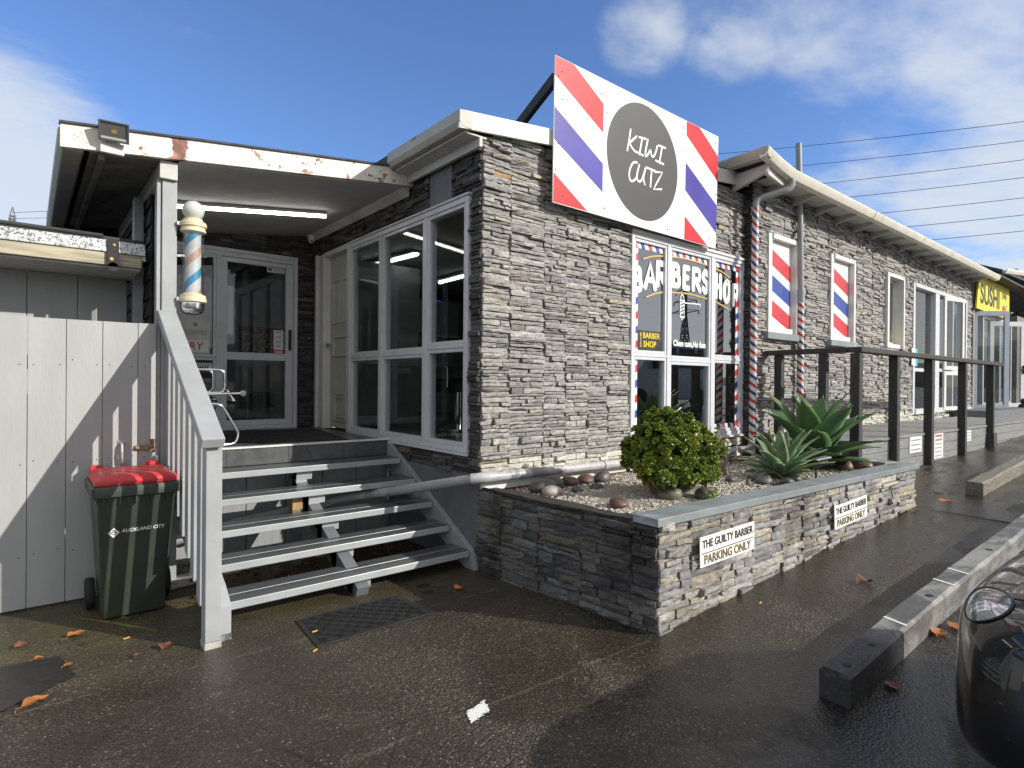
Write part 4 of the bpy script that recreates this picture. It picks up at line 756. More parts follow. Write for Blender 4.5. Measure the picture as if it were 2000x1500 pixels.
for u, z in ((.69, 3.98), (.73, 4.03), (.74, 3.80), (.69, 3.60), (.69, 3.42), (1.22, 4.00), (1.29, 3.86), (.69, 3.05), (.75, 3.00), (1.27, 3.0), (2.46, 4.05), (2.47, 3.99), (2.47, 3.82), (3.05, 4.05), (3.06, 3.5), (2.2, 2.97), (2.95, 3.0), (.66, 3.2)):
    mb.lathe([(.008, 0), (.007, .003)], SGP(u, z, .001), 8, ax=(Vector((1, 0, 0)), Vector((0, 0, 1)), Vector((0, -1, 0))))
mb.build('screw', 'black_ink', sg)
mb = MB(); mb.bar((.70, -.075, 3.99), (.72, .85, 3.54), .05, .09); mb.build('brace', 'rail_timber', sg, bevel=.004); mb = MB(); mb.bar((2.9, -.075, 3.99), (2.9, .9, 3.80), .05, .09); mb.build('brace', 'rail_timber', sg, bevel=.004)

# ================================================================== steps
st = thing('porch_steps', 'grey painted open timber steps with sloping handrail up to the porch', 'steps', (-.95, .1, 0))
TR = [(1.12, .747), (.845, .597), (.575, .440), (.311, .292), (.034, .149)]
for i, (y, z) in enumerate(TR):
    mb = MB(); yb = y+.005; mb.box(-1.81, -.065, yb, yb+.128, z-.05, z); mb.box(-1.81, -.065, yb+.134, yb+.255, z-.045, z); mb.mi[1] = mb.mi[7] = 1; mb.build('tread', ['grey_tread', 'tread_top'], st, bevel=.006)
def stringer(x0, x1, mat):
    m = MB(); m.prism([(x0, 1.40, .885), (x0, -.06, .13), (x0, -.06, -.0), (x0, .12, .0), (x0, 1.40, .66)], (x1-x0, 0, 0)); m.build('stringer', mat, st, bevel=.004)
mb = MB(); mb.prism([(-.06, 1.40, .885), (-.06, .02, .135), (-.06, -.01, .0), (-.06, .12, .0), (-.06, 1.40, .62)], (.045, 0, 0)); mb.build('stringer', 'grey_wall', st, bevel=.004)
mb = MB(); mb.prism([(-1.872, 1.40, .885), (-1.872, .0, .27), (-1.872, -.12, .19), (-1.872, -.12, .031), (-1.872, .1, .031), (-1.872, 1.40, .62)], (.068, 0, 0)); mb.build('stringer', 'grey_post', st, bevel=.004)
# centre carriage: posts and wedge blocks
for i, (y, z) in enumerate(TR):
    mb = MB(); mb.box(-.99, -.90, y+.06, y+.15, (TR[i+1][1] if i < 4 else 0)-.0 if False else max(0, z-.22), z-.052); mb.prism([(-.99, y+.05, z-.052), (-.99, y+.24, z-.052), (-.99, y+.19, z-.12), (-.99, y+.06, z-.12)], (.13, 0, 0)); mb.build('bearer', 'grey_post', st, bevel=.003)
mb = MB(); mb.bar((-.945, 1.38, .62), (-.945, .05, .0), .09, .14); mb.build('carriage', 'grey_dark', st, bevel=.003)
mb = MB(); mb.box(-1.10, -1.02, .95, 1.03, .0, .43); mb.build('prop_post', 'grey_dark', st, bevel=.003); mb = MB(); mb.box(-1.10, -1.02, .95, 1.03, .432, .56); mb.build('packing_block', 'timber', st, bevel=.003)
mb = MB(); mb.box(-1.952, -1.872, -.19, -.10, .035, 1.10); mb.box(-1.955, -1.870, -.193, -.095, -.005, .034, 1); mb.box(-1.869, -1.80, -.123, -.05, -.005, .03, 1); np_ = mb.build('newel_post', ['grey_post', 'kerb'], st, bevel=.004)
mb = MB(); mb.bar((-1.93, -.24, 1.105), (-1.93, 1.13, 1.905), .115, .06); mb.build('handrail', 'grey_post', st, bevel=.006)
for i in range(7):
    y = .02+i*.165; zt = 1.105+(y+.24)*.584-.03; mb = MB(); mb.hexa([(-1.935, y, zt-1.06), (-1.912, y, zt-1.06), (-1.912, y+.088, zt-1.03), (-1.935, y+.088, zt-1.03), (-1.935, y, zt), (-1.912, y, zt), (-1.912, y+.088, zt+.05), (-1.935, y+.088, zt+.05)]); mb.build('baluster', 'grey_post', st, bevel=.003)
mb = MB(); mb.box(-1.93, -1.88, 1.0, 1.09, 0, .85); mb.build('prop_post', 'grey_post', st, bevel=.003)

# ================================================================== porch things
bp = thing('barber_pole', 'old barber pole with white globe, cream collars and blue diagonal stripes on the porch post', 'barber pole', (-1.772, 1.09, 1.90)); o = (-1.772, 1.09, 0)
mb = MB(); mb.lathe([(.02, 2.60)]+[(.072*math.sin(a*math.pi/14), 2.653-.072*math.cos(a*math.pi/14)) for a in range(2, 15)], o, 28); mb.build('globe', 'globe', bp, smooth=80)
mb = MB(); mb.lathe([(.05, 2.595), (.062, 2.592), (.062, 2.575), (.075, 2.572), (.088, 2.560), (.088, 2.535), (.078, 2.53), (.078, 2.518), (.083, 2.512), (.083, 2.498), (.07, 2.492), (.06, 2.485)], o, 32); mb.build('upper_collar', 'cream', bp, smooth=40)
mb = MB(); mb.lathe([(.06, 2.06), (.07, 2.05), (.084, 2.045), (.084, 2.025), (.09, 2.02), (.09, 1.998), (.075, 1.99)], o, 32); mb.build('lower_collar', 'cream', bp, smooth=40)
mb = MB(); mb.lathe([(.078, 1.99), (.078, 1.955), (.070, 1.93), (.055, 1.915), (.02, 1.908)], o, 28); mb.build('base_cup', 'chrome', bp, smooth=60)
M['poles'] = spiral_mat('faded_pole_spiral', [((.03, .26, .46), .20), ((.60, .60, .62), .30), ((.50, .33, .23), .20), ((.60, .60, .62), .30)], .31, -1, .5, .47)
mb = MB(); mb.tube([(-1.772, 1.09, 2.05+i*.045) for i in range(11)], .052, 28); mb.build('striped_cylinder', 'poles', bp, smooth=60, origin=(-1.772, 1.09, 2.05))
mb = MB(); mb.tube([(-1.772, 1.09, 2.055), (-1.772, 1.09, 2.49)], .070, 32, False); mb.build('glass_sleeve', glass_mat('clear_sleeve', .06, (.93, .95, .95)), bp, smooth=60)
mb = MB(); mb.box(-1.875, -1.80, 1.075, 1.105, 2.535, 2.56); mb.box(-1.875, -1.80, 1.075, 1.105, 2.0, 2.025); mb.build('bracket', 'steel', bp)
fl = thing('floodlight', 'square grey floodlight with dark rim at the free end of the porch fascia', 'floodlight', (-2.26, 1.0, 2.95))
zf = rp(-2.26); c0 = Vector((-2.262, .935, zf-.045)); X = Vector((.985, -.17, -.02)).normalized(); Nn = Vector((.10, -.93, -.34)); Nn = (Nn-X*Nn.dot(X)).normalized(); Zf = Nn.cross(X)*-1; Zf = Zf if Zf.z > 0 else -Zf
FL = lambda u, z, d: tuple(c0+X*u+Zf*z+Nn*d)
mb = MB(); mb.hexa([FL(-.083, -.062, 0), FL(.083, -.062, 0), FL(.06, -.045, -.05), FL(-.06, -.045, -.05), FL(-.083, .062, 0), FL(.083, .062, 0), FL(.06, .045, -.05), FL(-.06, .045, -.05)]); mb.build('housing', 'pvc', fl, bevel=.004)
mb = MB(); frame_bars(mb, FL, -.083, .083, -.062, .062, .012, .0005, .012); mb.build('rim', plain('dark_grey_rim', (.10, .10, .105), .4), fl, bevel=.003)
mb = MB(); mb.hexa([FL(-.071, -.05, .004), FL(.071, -.05, .004), FL(.03, -.015, -.02), FL(-.03, -.015, -.02), FL(-.071, .05, .004), FL(.071, .05, .004), FL(.03, .02, -.02), FL(-.03, .02, -.02)]); mb.build('reflector', plain('brushed_reflector', (.20, .20, .20), .35, .3, bump=0), fl); mb = MB(); mb.fbox(FL, -.07, .07, -.048, -.034, -.012, .006); mb.build('reflector_bright_band', 'trim_white', fl)  # white strip painted in as the reflector's bright band
mb = MB(); mb.fbox(FL, -.014, .014, -.010, .012, -.008, .006); mb.build('lamp_chip', 'gold_ink', fl)
mb = MB(); mb.quad(FL(-.071, -.05, .008), FL(.071, -.05, .008), FL(.071, .05, .008), FL(-.071, .05, .008)); mb.build('cover_glass', glass_mat('clear_cover', .05, (.95, .95, .95)), fl)
mb = MB(); mb.box(-2.33, -2.20, .985, 1.019, zf-.17, zf-.10); mb.bar(FL(0, -.055, -.03), (-2.26, 1.0, zf-.13), .03, .012); mb.build('bracket', 'trim_white', fl, bevel=.003)
mb = MB(); mb.tube([FL(-.04, -.05, -.03), FL(-.04, -.09, -.03), FL(-.01, -.115, -.04), (-2.22, 1.04, zf-.16)], .004, 8); mb.build('cord', 'black_rubber', fl)
tl = thing('tube_light', 'long lit fluorescent tube light fixed to the porch ceiling', 'light', (-1.05, 2.15, 3.05))
a, b = Vector((-1.80, 2.15, rc(-1.80)-.055)), Vector((-.37, 2.15, rc(-.37)-.055)); mb = MB(); mb.bar(a+Vector((0, 0, .025)), b+Vector((0, 0, .025)), .06, .03); mb.build('fitting', 'trim_white', tl, bevel=.003); mb = MB(); mb.tube([a, b], .019, 14); mb.build('tube', 'tube', tl, smooth=50)
sc_ = thing('security_camera', 'small white dome security camera in the porch ceiling corner', 'camera', (-.09, 3.28, 3.16)); mb = MB(); mb.lathe([(.045, 3.165), (.045, 3.13)], (-.09, 3.27, 0), 20); mb.build('mount', 'trim_white', sc_, smooth=40)
mb = MB(); mb.lathe([(.04, 3.13), (.042, 3.11), (.032, 3.085), (.012, 3.072)], (-.09, 3.27, 0), 20); mb.build('dome', 'trim_white', sc_, smooth=70); mb = MB(); mb.lathe([(.014, 0), (.012, .012)], (-.10, 3.235, 3.095), 12, ax=(Vector((1, 0, 0)), Vector((0, .4, .9)), Vector((-.2, -.9, -.35)).normalized())); mb.build('lens', 'black_metal', sc_)
mb = MB(); mb.hexa([(-1.45, 1.95, .887), (-.35, 1.62, .887), (-.12, 3.0, .887), (-1.2, 3.2, .887), (-1.45, 1.95, .895), (-.35, 1.62, .895), (-.12, 3.0, .895), (-1.2, 3.2, .895)]); tag(mb.build('porch_mat', 'mat_floor', bevel=.003), 'large thin black rubber mat on the tiled porch floor', 'mat')
# chrome framed barber chair behind the handrail
ch = thing('barber_chair', 'old barber chair with chrome tube arms and black vinyl seat behind the step handrail', 'chair', (-1.62, 1.95, .89))
def bent(pts, r, nm='arm'): 
    P = [Vector(p) for p in pts]; Q = [P[0]]
    for i in range(1, len(P)-1):
        a, b, c = P[i-1], P[i], P[i+1]; k = min(.05, (a-b).length*.45, (c-b).length*.45); p, q = b+(a-b).normalized()*k, b+(c-b).normalized()*k
        for t in range(7): t /= 6; Q.append(p*(1-t)**2+b*2*t*(1-t)+q*t*t)
    Q.append(P[-1]); m = MB(); m.tube(Q, r, 12); return m
for dy in (0, .40): bent([(-1.85, 1.66+dy, 1.525), (-1.43, 1.62+dy, 1.525), (-1.43, 1.62+dy, 1.335), (-1.85, 1.66+dy, 1.33)], .011).build('arm_frame', 'chrome', ch, smooth=50)
bent([(-1.85, 1.60, 1.318), (-1.57, 1.60, 1.324), (-1.30, 1.60, 1.331)], .010).build('foot_lever', 'chrome', ch, smooth=50)
mb = MB(); mb.lathe([(.010, -.012), (.024, -.012), (.024, .012), (.010, .012)], (-1.292, 1.60, 1.332), 18, ax=(Vector((1, 0, 0)), Vector((0, 0, 1)), Vector((0, -1, 0)))); mb.build('lever_end', 'chrome', ch, smooth=40)
bent([(-1.72, 1.58, 1.245), (-1.462, 1.58, 1.245), (-1.325, 1.58, 1.0), (-1.355, 1.57, .915), (-1.46, 1.55, .912), (-1.75, 1.55, .912)], .012).build('footrest', 'chrome', ch, smooth=50)
mb = MB(); mb.box(-1.86, -1.46, 1.70, 2.12, 1.19, 1.30); mb.build('seat', 'black_vinyl', ch, bevel=.03, seg=3); mb = MB(); mb.box(-1.90, -1.80, 1.72, 2.10, 1.31, 1.74); mb.build('backrest', 'black_vinyl', ch, bevel=.035, seg=3)
mb = MB(); mb.lathe([(.20, .890), (.20, .905), (.05, .935), (.045, 1.19)], (-1.66, 1.92, 0), 24); mb.build('pedestal', 'chrome', ch, smooth=40)
# inside: bench, picture, frames, lights
be = thing('waiting_bench', 'black padded waiting bench on chrome legs inside the sliding door', 'bench', (-.5, 5.0, .86)); mb = MB(); mb.box(-.80, .06, 5.0, 5.4, 1.05, 1.28); mb.build('seat', 'black_vinyl', be, bevel=.03)
for x in (-.70, -.22): bent([(x, 5.03, 1.06), (x, 5.03, .87), (x, 5.35, .87), (x, 5.35, 1.06)], .014).build('leg', 'chrome', be)
pc = thing('framed_picture', 'framed dark red mosaic picture leaning inside the sliding door', 'picture', (-.5, 5.6, 1.6)); mb = MB(); mb.box(-.26, .32, 5.62, 5.64, 1.82, 2.22)
gq = G('mosaic'); vv = gq.vor(gq.mp(), 45, 'F1', 1); mm = gq.n('ShaderNodeSeparateColor'); gq.l(vv, mm.inputs[0]); mcol = gq.mix(gq.rng(mm.outputs[0], .72, .8), (.10, .025, .02), (.34, .28, .20)); M['mosaic'] = gq.bsdf(mcol, .5); mb.build('canvas', 'mosaic', pc)
mb = MB(); frame_bars(mb, front(5.62), -.28, .34, 1.80, 2.24, .03, -.01, .02); mb.build('picture_frame', 'inner_dark', pc)
for i, (x, z, wd, lb) in enumerate(((1.5, 1.75, .3, 'small dark framed photo on the salon back wall'), (2.1, 1.9, .42, 'larger dark framed photo on the salon back wall'), (2.75, 2.0, .3, 'square framed photo near the salon tube light'))):
    mb = MB(); F = front(5.99); mb.fbox(F, x, x+wd, z, z+wd*1.2, 0, .01, 0); frame_bars(mb, F, x-.02, x+wd+.02, z-.02, z+wd*1.2+.02, .03, .0, .02); o_ = mb.build('wall_picture', 'inner_dark'); tag(o_, lb, 'picture', 'pictures inside the salon')
for (p, q, lb) in (((1.10, 4.35, 3.10), (1.22, 3.05, 3.10), 'lit tube light on the salon ceiling seen through the porch window'), ((2.62, 4.7, 3.10), (2.58, 3.9, 3.10), 'farther lit tube light deep inside the salon')):
    t_ = thing('tube_light', lb, 'light', p, 'tube lights inside the salon'); mb = MB(); mb.bar(Vector(p)+Vector((0, 0, .03)), Vector(q)+Vector((0, 0, .03)), .12, .03); mb.build('fitting', 'trim_white', t_); mb = MB(); mb.tube([p, q], .022, 10); mb.build('tube', 'tube_in', t_)
pc2 = thing('salon_mirror_station', 'dark styling station with mirror inside the salon', 'styling station', (2.6, 3.2, .86)); mb = MB(); mb.box(2.3, 2.9, 3.3, 3.5, 1.6, 1.66); mb.box(2.35, 2.4, 3.4, 3.48, .86, 1.6); mb.box(2.8, 2.85, 3.4, 3.48, .86, 1.6); mb.build('shelf', 'inner_dark', pc2, bevel=.005); mb = MB(); mb.box(2.35, 2.85, 3.49, 3.5, 1.68, 2.5); mb.build('mirror', 'chrome', pc2)
for i, (x, y, lb) in enumerate(((2.3, 1.9, 'black salon chair nearest the front window glass'), (1.3, 2.2, 'black salon chair behind the porch window panes'))):
    s_ = thing('salon_chair', lb, 'chair', (x, y, .86), 'chairs inside the salon'); mb = MB(); mb.box(x-.26, x+.26, y-.26, y+.26, 1.32, 1.45); mb.build('seat', 'black_vinyl', s_, bevel=.03); mb = MB(); mb.box(x-.24, x+.24, y+.22, y+.32, 1.45, 2.0); mb.build('backrest', 'black_vinyl', s_, bevel=.03)
    mb = MB(); mb.lathe([(.26, .87), (.26, .89), (.05, .93), (.05, 1.32)], (x, y, 0), 20); mb.build('pedestal', 'chrome', s_, smooth=40)
    for k in (-1, 1): bent([(x+.3*k, y+.2, 1.4), (x+.3*k, y+.2, 1.65), (x+.3*k, y-.22, 1.62), (x+.3*k, y-.22, 1.38)], .015).build('arm', 'chrome', s_)

# ================================================================== fence, lean-to
fe = thing('board_fence', 'pale grey vertical board fence with steel pull handle beside the steps', 'fence', (-2.4, 1.12, 0))
jx = [-3.75, -3.52, -3.30, -3.09, -2.885, -2.685, -2.493, -2.301, -2.102, -1.995]
for a, b in zip(jx, jx[1:]):
    mb = MB(); mb.box(a+.002, b-.002, 1.10, 1.122, .012, 1.825+R_.uniform(-.003, .004))
    for z in (1.545, .345, .92):
        for x in (a+.035, b-.035): mb.lathe([(.0042, 0), (.0036, .0012)], (x+R_.uniform(-.006, .006), 1.0996, z+R_.uniform(-.02, .02)), 8, 1, ax=(Vector((1, 0, 0)), Vector((0, 0, 1)), Vector((0, -1, 0))))
    mb.build('board', ['fence', 'rail_timber'], fe, bevel=.002)
mb = MB(); mb.box(-3.75, -2.0, 1.123, 1.165, 1.50, 1.59); mb.box(-3.75, -2.0, 1.123, 1.165, .3, .39); mb.build('rail', 'fence', fe)
mb = MB(); mb.box(-2.215, -2.175, 1.093, 1.0995, 1.005, 1.03); mb.box(-2.215, -2.175, 1.093, 1.0995, .855, .88); mb.tube([(-2.195, 1.095, 1.02), (-2.195, 1.062, 1.0), (-2.195, 1.055, .94), (-2.195, 1.062, .885), (-2.195, 1.095, .868)], .0095, 10); mb.build('handle', 'steel', fe, smooth=40)
mb = MB(); mb.box(-2.12, -2.02, 1.088, 1.0985, .955, .99); mb.box(-2.03, -2.0, 1.075, 1.0985, .94, 1.03); mb.tube([(-2.115, 1.085, .972), (-2.09, 1.082, .972)], .012, 8); M['rusty'] = plain('rusty_steel', (.30, .20, .14), .6, .5, var=.5, vs=40); mb.build('hasp', 'rusty', fe, bevel=.002)
pl = thing('padlock', 'small steel padlock hanging from the rusty fence hasp', 'padlock', (-2.012, 1.07, .87)); mb = MB(); mb.box(-2.035, -1.99, 1.055, 1.08, .865, .915); mb.build('body', 'steel', pl, bevel=.005); mb = MB(); mb.tube([(-2.027, 1.067, .91)]+[(-2.0125-.0145*math.cos(k*math.pi/8), 1.067, .945+.0145*math.sin(k*math.pi/8)) for k in range(9)]+[(-1.998, 1.067, .91)], .0045, 8); mb.build('shackle', 'chrome', pl, smooth=50)
le = thing('lean_to', 'low lean-to with weathered timber edge and speckled metal flashing behind the fence', 'shed', (-2.6, 1.5, 0))
mb = MB(); mb.box(-4.2, -2.045, 1.405, 1.44, 2.25, 2.35); mb.build('fascia_board', 'timber_grey', le, bevel=.004)
gq = G('speckled_flashing'); vv = gq.noise(gq.mp((1, 1, 1)), 70, 3, .7); M['flash'] = gq.bsdf(gq.mix(gq.rng(vv, .52, .56), (.62, .64, .64), (.16, .17, .17)), .4, .3)
mb = MB(); mb.hexa([(-4.2, 1.392, 2.34), (-2.022, 1.392, 2.34), (-2.03, 1.46, 2.345), (-4.2, 1.46, 2.345), (-4.2, 1.398, 2.425), (-2.026, 1.398, 2.425), (-2.03, 1.46, 2.44), (-4.2, 1.46, 2.44)]); mb.box(-2.045, -2.022, 1.39, 1.43, 2.30, 2.335); mb.build('flashing', 'flash', le, bevel=.003)
mb = MB(); mb.hexa([(-4.2, 1.40, 2.43), (-2.03, 1.40, 2.43), (-2.03, 3.2, 2.50), (-4.2, 3.2, 2.50), (-4.2, 1.40, 2.45), (-2.03, 1.40, 2.45), (-2.03, 3.2, 2.52), (-4.2, 3.2, 2.52)]); mb.tube([(-4.2, 1.40, 2.45), (-2.28, 1.40, 2.45)], .014, 10); mb.build('roof', 'roof_dark', le)
mb = MB(); mb.box(-4.2, -2.05, 1.442, 2.0, 2.235, 2.249); mb.build('soffit', 'soffit', le)
mb = MB()
for i in range(7):
    x1 = -2.072-.30*i-(.02 if i else 0); mb.box(x1-(.296 if i else .316), x1, 1.98, 2.01, 1.0, 2.234)
mb.box(-4.2, -2.08, 2.005, 2.03, 0.0, 2.234); mb.build('wall', 'fence', le, bevel=.003)
mb = MB(); mb.fbox(front(1.39), -2.255, -2.185, 2.235, 2.43, .003, .010); mb.lathe([(.035, 0), (.035, .007)], (-2.22, 1.387, 2.235), 20, ax=(Vector((1, 0, 0)), Vector((0, 0, 1)), Vector((0, -1, 0)))); mb.build('hinge_strap', 'black_metal', le, bevel=.002)
mb = MB(); mb.lathe([(.011, 0), (.008, .008)], (-2.215, 1.379, 2.39), 12, ax=(Vector((1, 0, 0)), Vector((0, 0, 1)), Vector((0, -1, 0)))); mb.lathe([(.012, 0), (.012, .005)], (-2.23, 1.379, 2.29), 12, ax=(Vector((1, 0, 0)), Vector((0, 0, 1)), Vector((0, -1, 0)))); mb.build('bolt', 'gold_ink', le)

# ================================================================== wheelie bin
wb = thing('wheelie_bin', 'dark green wheelie bin with red lid against the fence', 'bin', (-2.17, .75, 0)); cx = -2.172
def ring(w, d, y0, z, r=.03, n=5):
    out = []; x0, x1, ya, yb = cx-w/2, cx+w/2, y0, y0+d
    for (px, py, a0) in ((x1-r, ya+r, -90), (x1-r, yb-r, 0), (x0+r, yb-r, 90), (x0+r, ya+r, 180)):
        for k in range(n): a = rad(a0+90*k/(n-1)); out.append((px+r*math.cos(a), py+r*math.sin(a), z))
    return out
def loft(mb, rings, mi=0):
    n = len(rings[0]); vs = [p for r in rings for p in r]; m = len(rings)
    mb.add(vs, [(i*n+j, i*n+(j+1) % n, (i+1)*n+(j+1) % n, (i+1)*n+j) for i in range(m-1) for j in range(n)]+[tuple(range(n))[::-1], tuple(range((m-1)*n, m*n))], mi)
mb = MB(); loft(mb, [ring(.32, .33, .60, .012, .03), ring(.33, .345, .595, .03, .035), ring(.405, .45, .535, .70, .03), ring(.425, .47, .525, .745, .03)]); mb.build('body', 'bin_green', wb, smooth=40)
mb = MB(); loft(mb, [ring(.43, .49, .515, .742, .02), ring(.455, .51, .505, .748, .025), ring(.46, .515, .502, .80, .025), ring(.44, .50, .51, .812, .025)])
for i in range(5): mb.box(cx-.17+.08*i, cx-.163+.08*i, .512, .53, .70, .745)
mb.tube([(cx-.19, 1.03, .81), (cx+.19, 1.03, .81)], .014, 10); mb.build('rim', 'bin_green', wb, smooth=40)
mb = MB(); loft(mb, [ring(.425, .48, .515, .814, .03), ring(.43, .485, .512, .83, .03), ring(.425, .48, .516, .850, .035), ring(.37, .42, .545, .868, .05), ring(.30, .34, .58, .873, .05)])
mb.box(cx-.20, cx-.13, .97, 1.02, .83, .885); mb.box(cx+.10, cx+.18, .97, 1.02, .83, .89); mb.box(cx-.13, cx+.13, .507, .52, .826, .842); mb.build('lid', 'bin_red', wb, smooth=45, bevel=.003)
for s in (-1, 1):
    mb = MB(); mb.lathe([(.03, -.024), (.088, -.024), (.095, -.014), (.095, .014), (.088, .024), (.03, .024)], (cx+s*.205, .90, .095), 24, ax=(Vector((0, 1, 0)), Vector((0, 0, 1)), Vector((1, 0, 0)))); w_ = mb.build('wheel', 'tyre', wb, smooth=40)
    mb = MB(); mb.lathe([(.05, -.027), (.05, .027)], (cx+s*.205, .90, .095), 16, ax=(Vector((0, 1, 0)), Vector((0, 0, 1)), Vector((1, 0, 0)))); mb.build('hub', 'black_metal', w_)
mb = MB(); mb.tube([(cx-.2, .90, .095), (cx+.2, .90, .095)], .012, 8); mb.build('axle', 'steel', wb)
def FBN(u, z, d):
    t = (z-.03)/.67; return (cx+u, .595+(.535-.595)*t-.002-d, z)
mb = MB(); put_text(mb, 'AUCKLAND CITY', FBN, .035, .535, .028, .001, 0, bold=.0006, shear=.12, sx=1.0)
mb.add([FBN(-.115+a, .53+b, .0012) for a, b in ((-.03, 0), (0, -.03), (.03, 0), (0, .03))], [(0, 1, 2, 3)], 0); mb.stroke([(-.128, .528), (-.115, .538), (-.102, .528)], .006, FBN, .002, .0005, 1, False); mb.stroke([(-.122, .520), (-.108, .520)], .005, FBN, .002, .0005, 1, False); mb.stroke([(-.120, .545), (-.110, .545)], .005, FBN, .002, .0005, 1, False); mb.build('lettering', ['white_ink', 'bin_green'], wb)

# ================================================================== planter
PA, PB, PC, PD = (-.012, .02), (.082, -1.59), (3.99, -1.728), (4.16, -1.14)
pt = thing('stone_planter', 'low ledgestone planter with grey painted capping in front of the shop', 'planter', (1.9, -1.0, 0))
FA, la = line_frame(PA, PB); FPb, lb = line_frame(PB, PC); FC, lc = line_frame(PC, PD)
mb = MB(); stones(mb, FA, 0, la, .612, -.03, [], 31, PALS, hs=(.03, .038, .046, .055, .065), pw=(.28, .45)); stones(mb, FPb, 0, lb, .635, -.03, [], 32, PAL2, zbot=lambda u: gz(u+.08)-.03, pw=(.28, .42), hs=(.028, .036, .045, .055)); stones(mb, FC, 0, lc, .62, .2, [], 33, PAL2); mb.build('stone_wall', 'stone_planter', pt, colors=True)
mb = MB(); mb.fbox(FA, .0, la-.0, -.1, .60, -.16, -.003); mb.fbox(FPb, .16, lb, -.1, .628, -.15, -.003); mb.fbox(FC, .15, lc, 0, .61, -.15, -.003); mb.build('core', 'backing', pt)
mb = MB(); mb.fbox(FPb, -.045, lb+.03, .632, .680, -.15, .035); mb.build('capping', 'cap', pt, bevel=.004)
mb = MB(); mb.fbox(FC, .155, lc+.02, .634, .678, -.20, .02); mb.build('capping', 'cap', pt, bevel=.004)
mb = MB(); rr = random.Random(8); u = 0
while u < la-.17:
    k = rr.uniform(.16, .32); e = min(u+k, la-.165); one_stone(mb, lambda a, b, d: (FA(a, b, d-.012)), u, e, .598, .632+rr.uniform(-.006, .006), rr, pick(rr, [((.05, .047, .045), 1)]), .02, False); mb.fbox(FA, u+.004, e-.004, .60, .625+rr.uniform(-.008, .006), -.15, -.008); mb.c[-6:] = [(.05, .047, .045)]*6; u = e
mb.build('ledge', 'stone_planter', pt, colors=True)
mb = MB()
rs = random.Random(4); nx, ny = 40, 14; 
def soil_z(s, t): return .575+.025*math.sin(s*7)*math.sin(t*3)+.03*math.exp(-((s-.27)**2+(t-.5)**2)*30)+rs.uniform(-.006, .006)
def pin(s, t):  # s along the planter, t from the wall to the front
    a = Vector((.0+s*3.95, -.02)); b = Vector((PB[0]+.02+s*(PC[0]-PB[0]-.05), PB[1]+.14+s*(PC[1]-PB[1]))); p = a.lerp(b, t); return p
mb.add([(*pin(i/nx, j/ny), soil_z(i/nx, j/ny)) for j in range(ny+1) for i in range(nx+1)], [(j*(nx+1)+i, (j+1)*(nx+1)+i, (j+1)*(nx+1)+i+1, j*(nx+1)+i+1) for j in range(ny) for i in range(nx)]); tag(mb.build('soil', 'soil', smooth=60), kind='structure')
# white pebble mulch
mb = MB(); r = random.Random(12); GR = [((.52, .48, .40), 4), ((.44, .41, .36), 3), ((.62, .58, .50), 2), ((.30, .27, .23), 1.2)]
oc = [(0, 1, 2), (0, 2, 3), (0, 3, 4), (0, 4, 1), (5, 2, 1), (5, 3, 2), (5, 4, 3), (5, 1, 4)]
def pebble(x, y, z, s, col):
    a = r.uniform(0, 6.3); ca, sa = math.cos(a), math.sin(a); sx, sy, sz = s*r.uniform(.8, 1.4), s*r.uniform(.7, 1.1), s*r.uniform(.5, .8)
    mb.add([(x+(p*sx*ca-q*sy*sa), y+(p*sx*sa+q*sy*ca), z+k*sz) for p, q, k in ((0, 0, 1), (1, 0, .1), (0, 1, .1), (-1, 0, .1), (0, -1, .1), (0, 0, -1))], oc, 0, col)
for i in range(11000):
    s, t = r.uniform(.01, .99), r.uniform(.0, 1) ** .85
    if (math.sin(s*23+t*9)+math.sin(s*11-t*13)) > 1.5: continue
    p = pin(s, t); pebble(p.x, p.y, .582+.03*math.exp(-((s-.27)**2+(t-.5)**2)*30)+r.uniform(0, .014), r.uniform(.008, .016), pick(r, GR))
gp = G('pebble'); at = gp.n('ShaderNodeAttribute', attribute_name='Col'); M['pebble'] = gp.bsdf(at.outputs['Color'], .7); tag(mb.build('gravel', 'pebble', colors=True), 'pale crushed stone mulch spread over the planter bed', 'gravel', kind='stuff')
# rounded stones
def rock(name_label, x, y, s, mat, seed, group=None, flat=.7, z=.60, name='river_stone'):
    bm = bmesh.new(); bmesh.ops.create_icosphere(bm, subdivisions=3, radius=1); q = random.Random(seed); ph = [q.uniform(0, 6) for _ in range(6)]; ex = (q.uniform(.95, 1.35), q.uniform(.8, 1.05), flat*q.uniform(.85, 1.1)); az = q.uniform(0, 6.3)
    for v in bm.verts:
        c = v.co; k = 1+.10*math.sin(2.1*c.x+ph[0])*math.cos(1.7*c.y+ph[1])+.07*math.sin(3.1*c.z+ph[2]+c.x*1.3); x_, y_, z_ = c.x*ex[0]*k*s, c.y*ex[1]*k*s, c.z*ex[2]*k*s; v.co = (x_*math.cos(az)-y_*math.sin(az), x_*math.sin(az)+y_*math.cos(az), z_)
    me = bpy.data.meshes.new(name); bm.to_mesh(me); bm.free(); me.polygons.foreach_set('use_smooth', [True]*len(me.polygons)); me.materials.append(M[mat]); o = bpy.data.objects.new(name, me); COL.objects.link(o); o.location = (x, y, z+s*flat*.45); tag(o, name_label, 'rock', group); return o
RG = 'rounded stones in the planter'
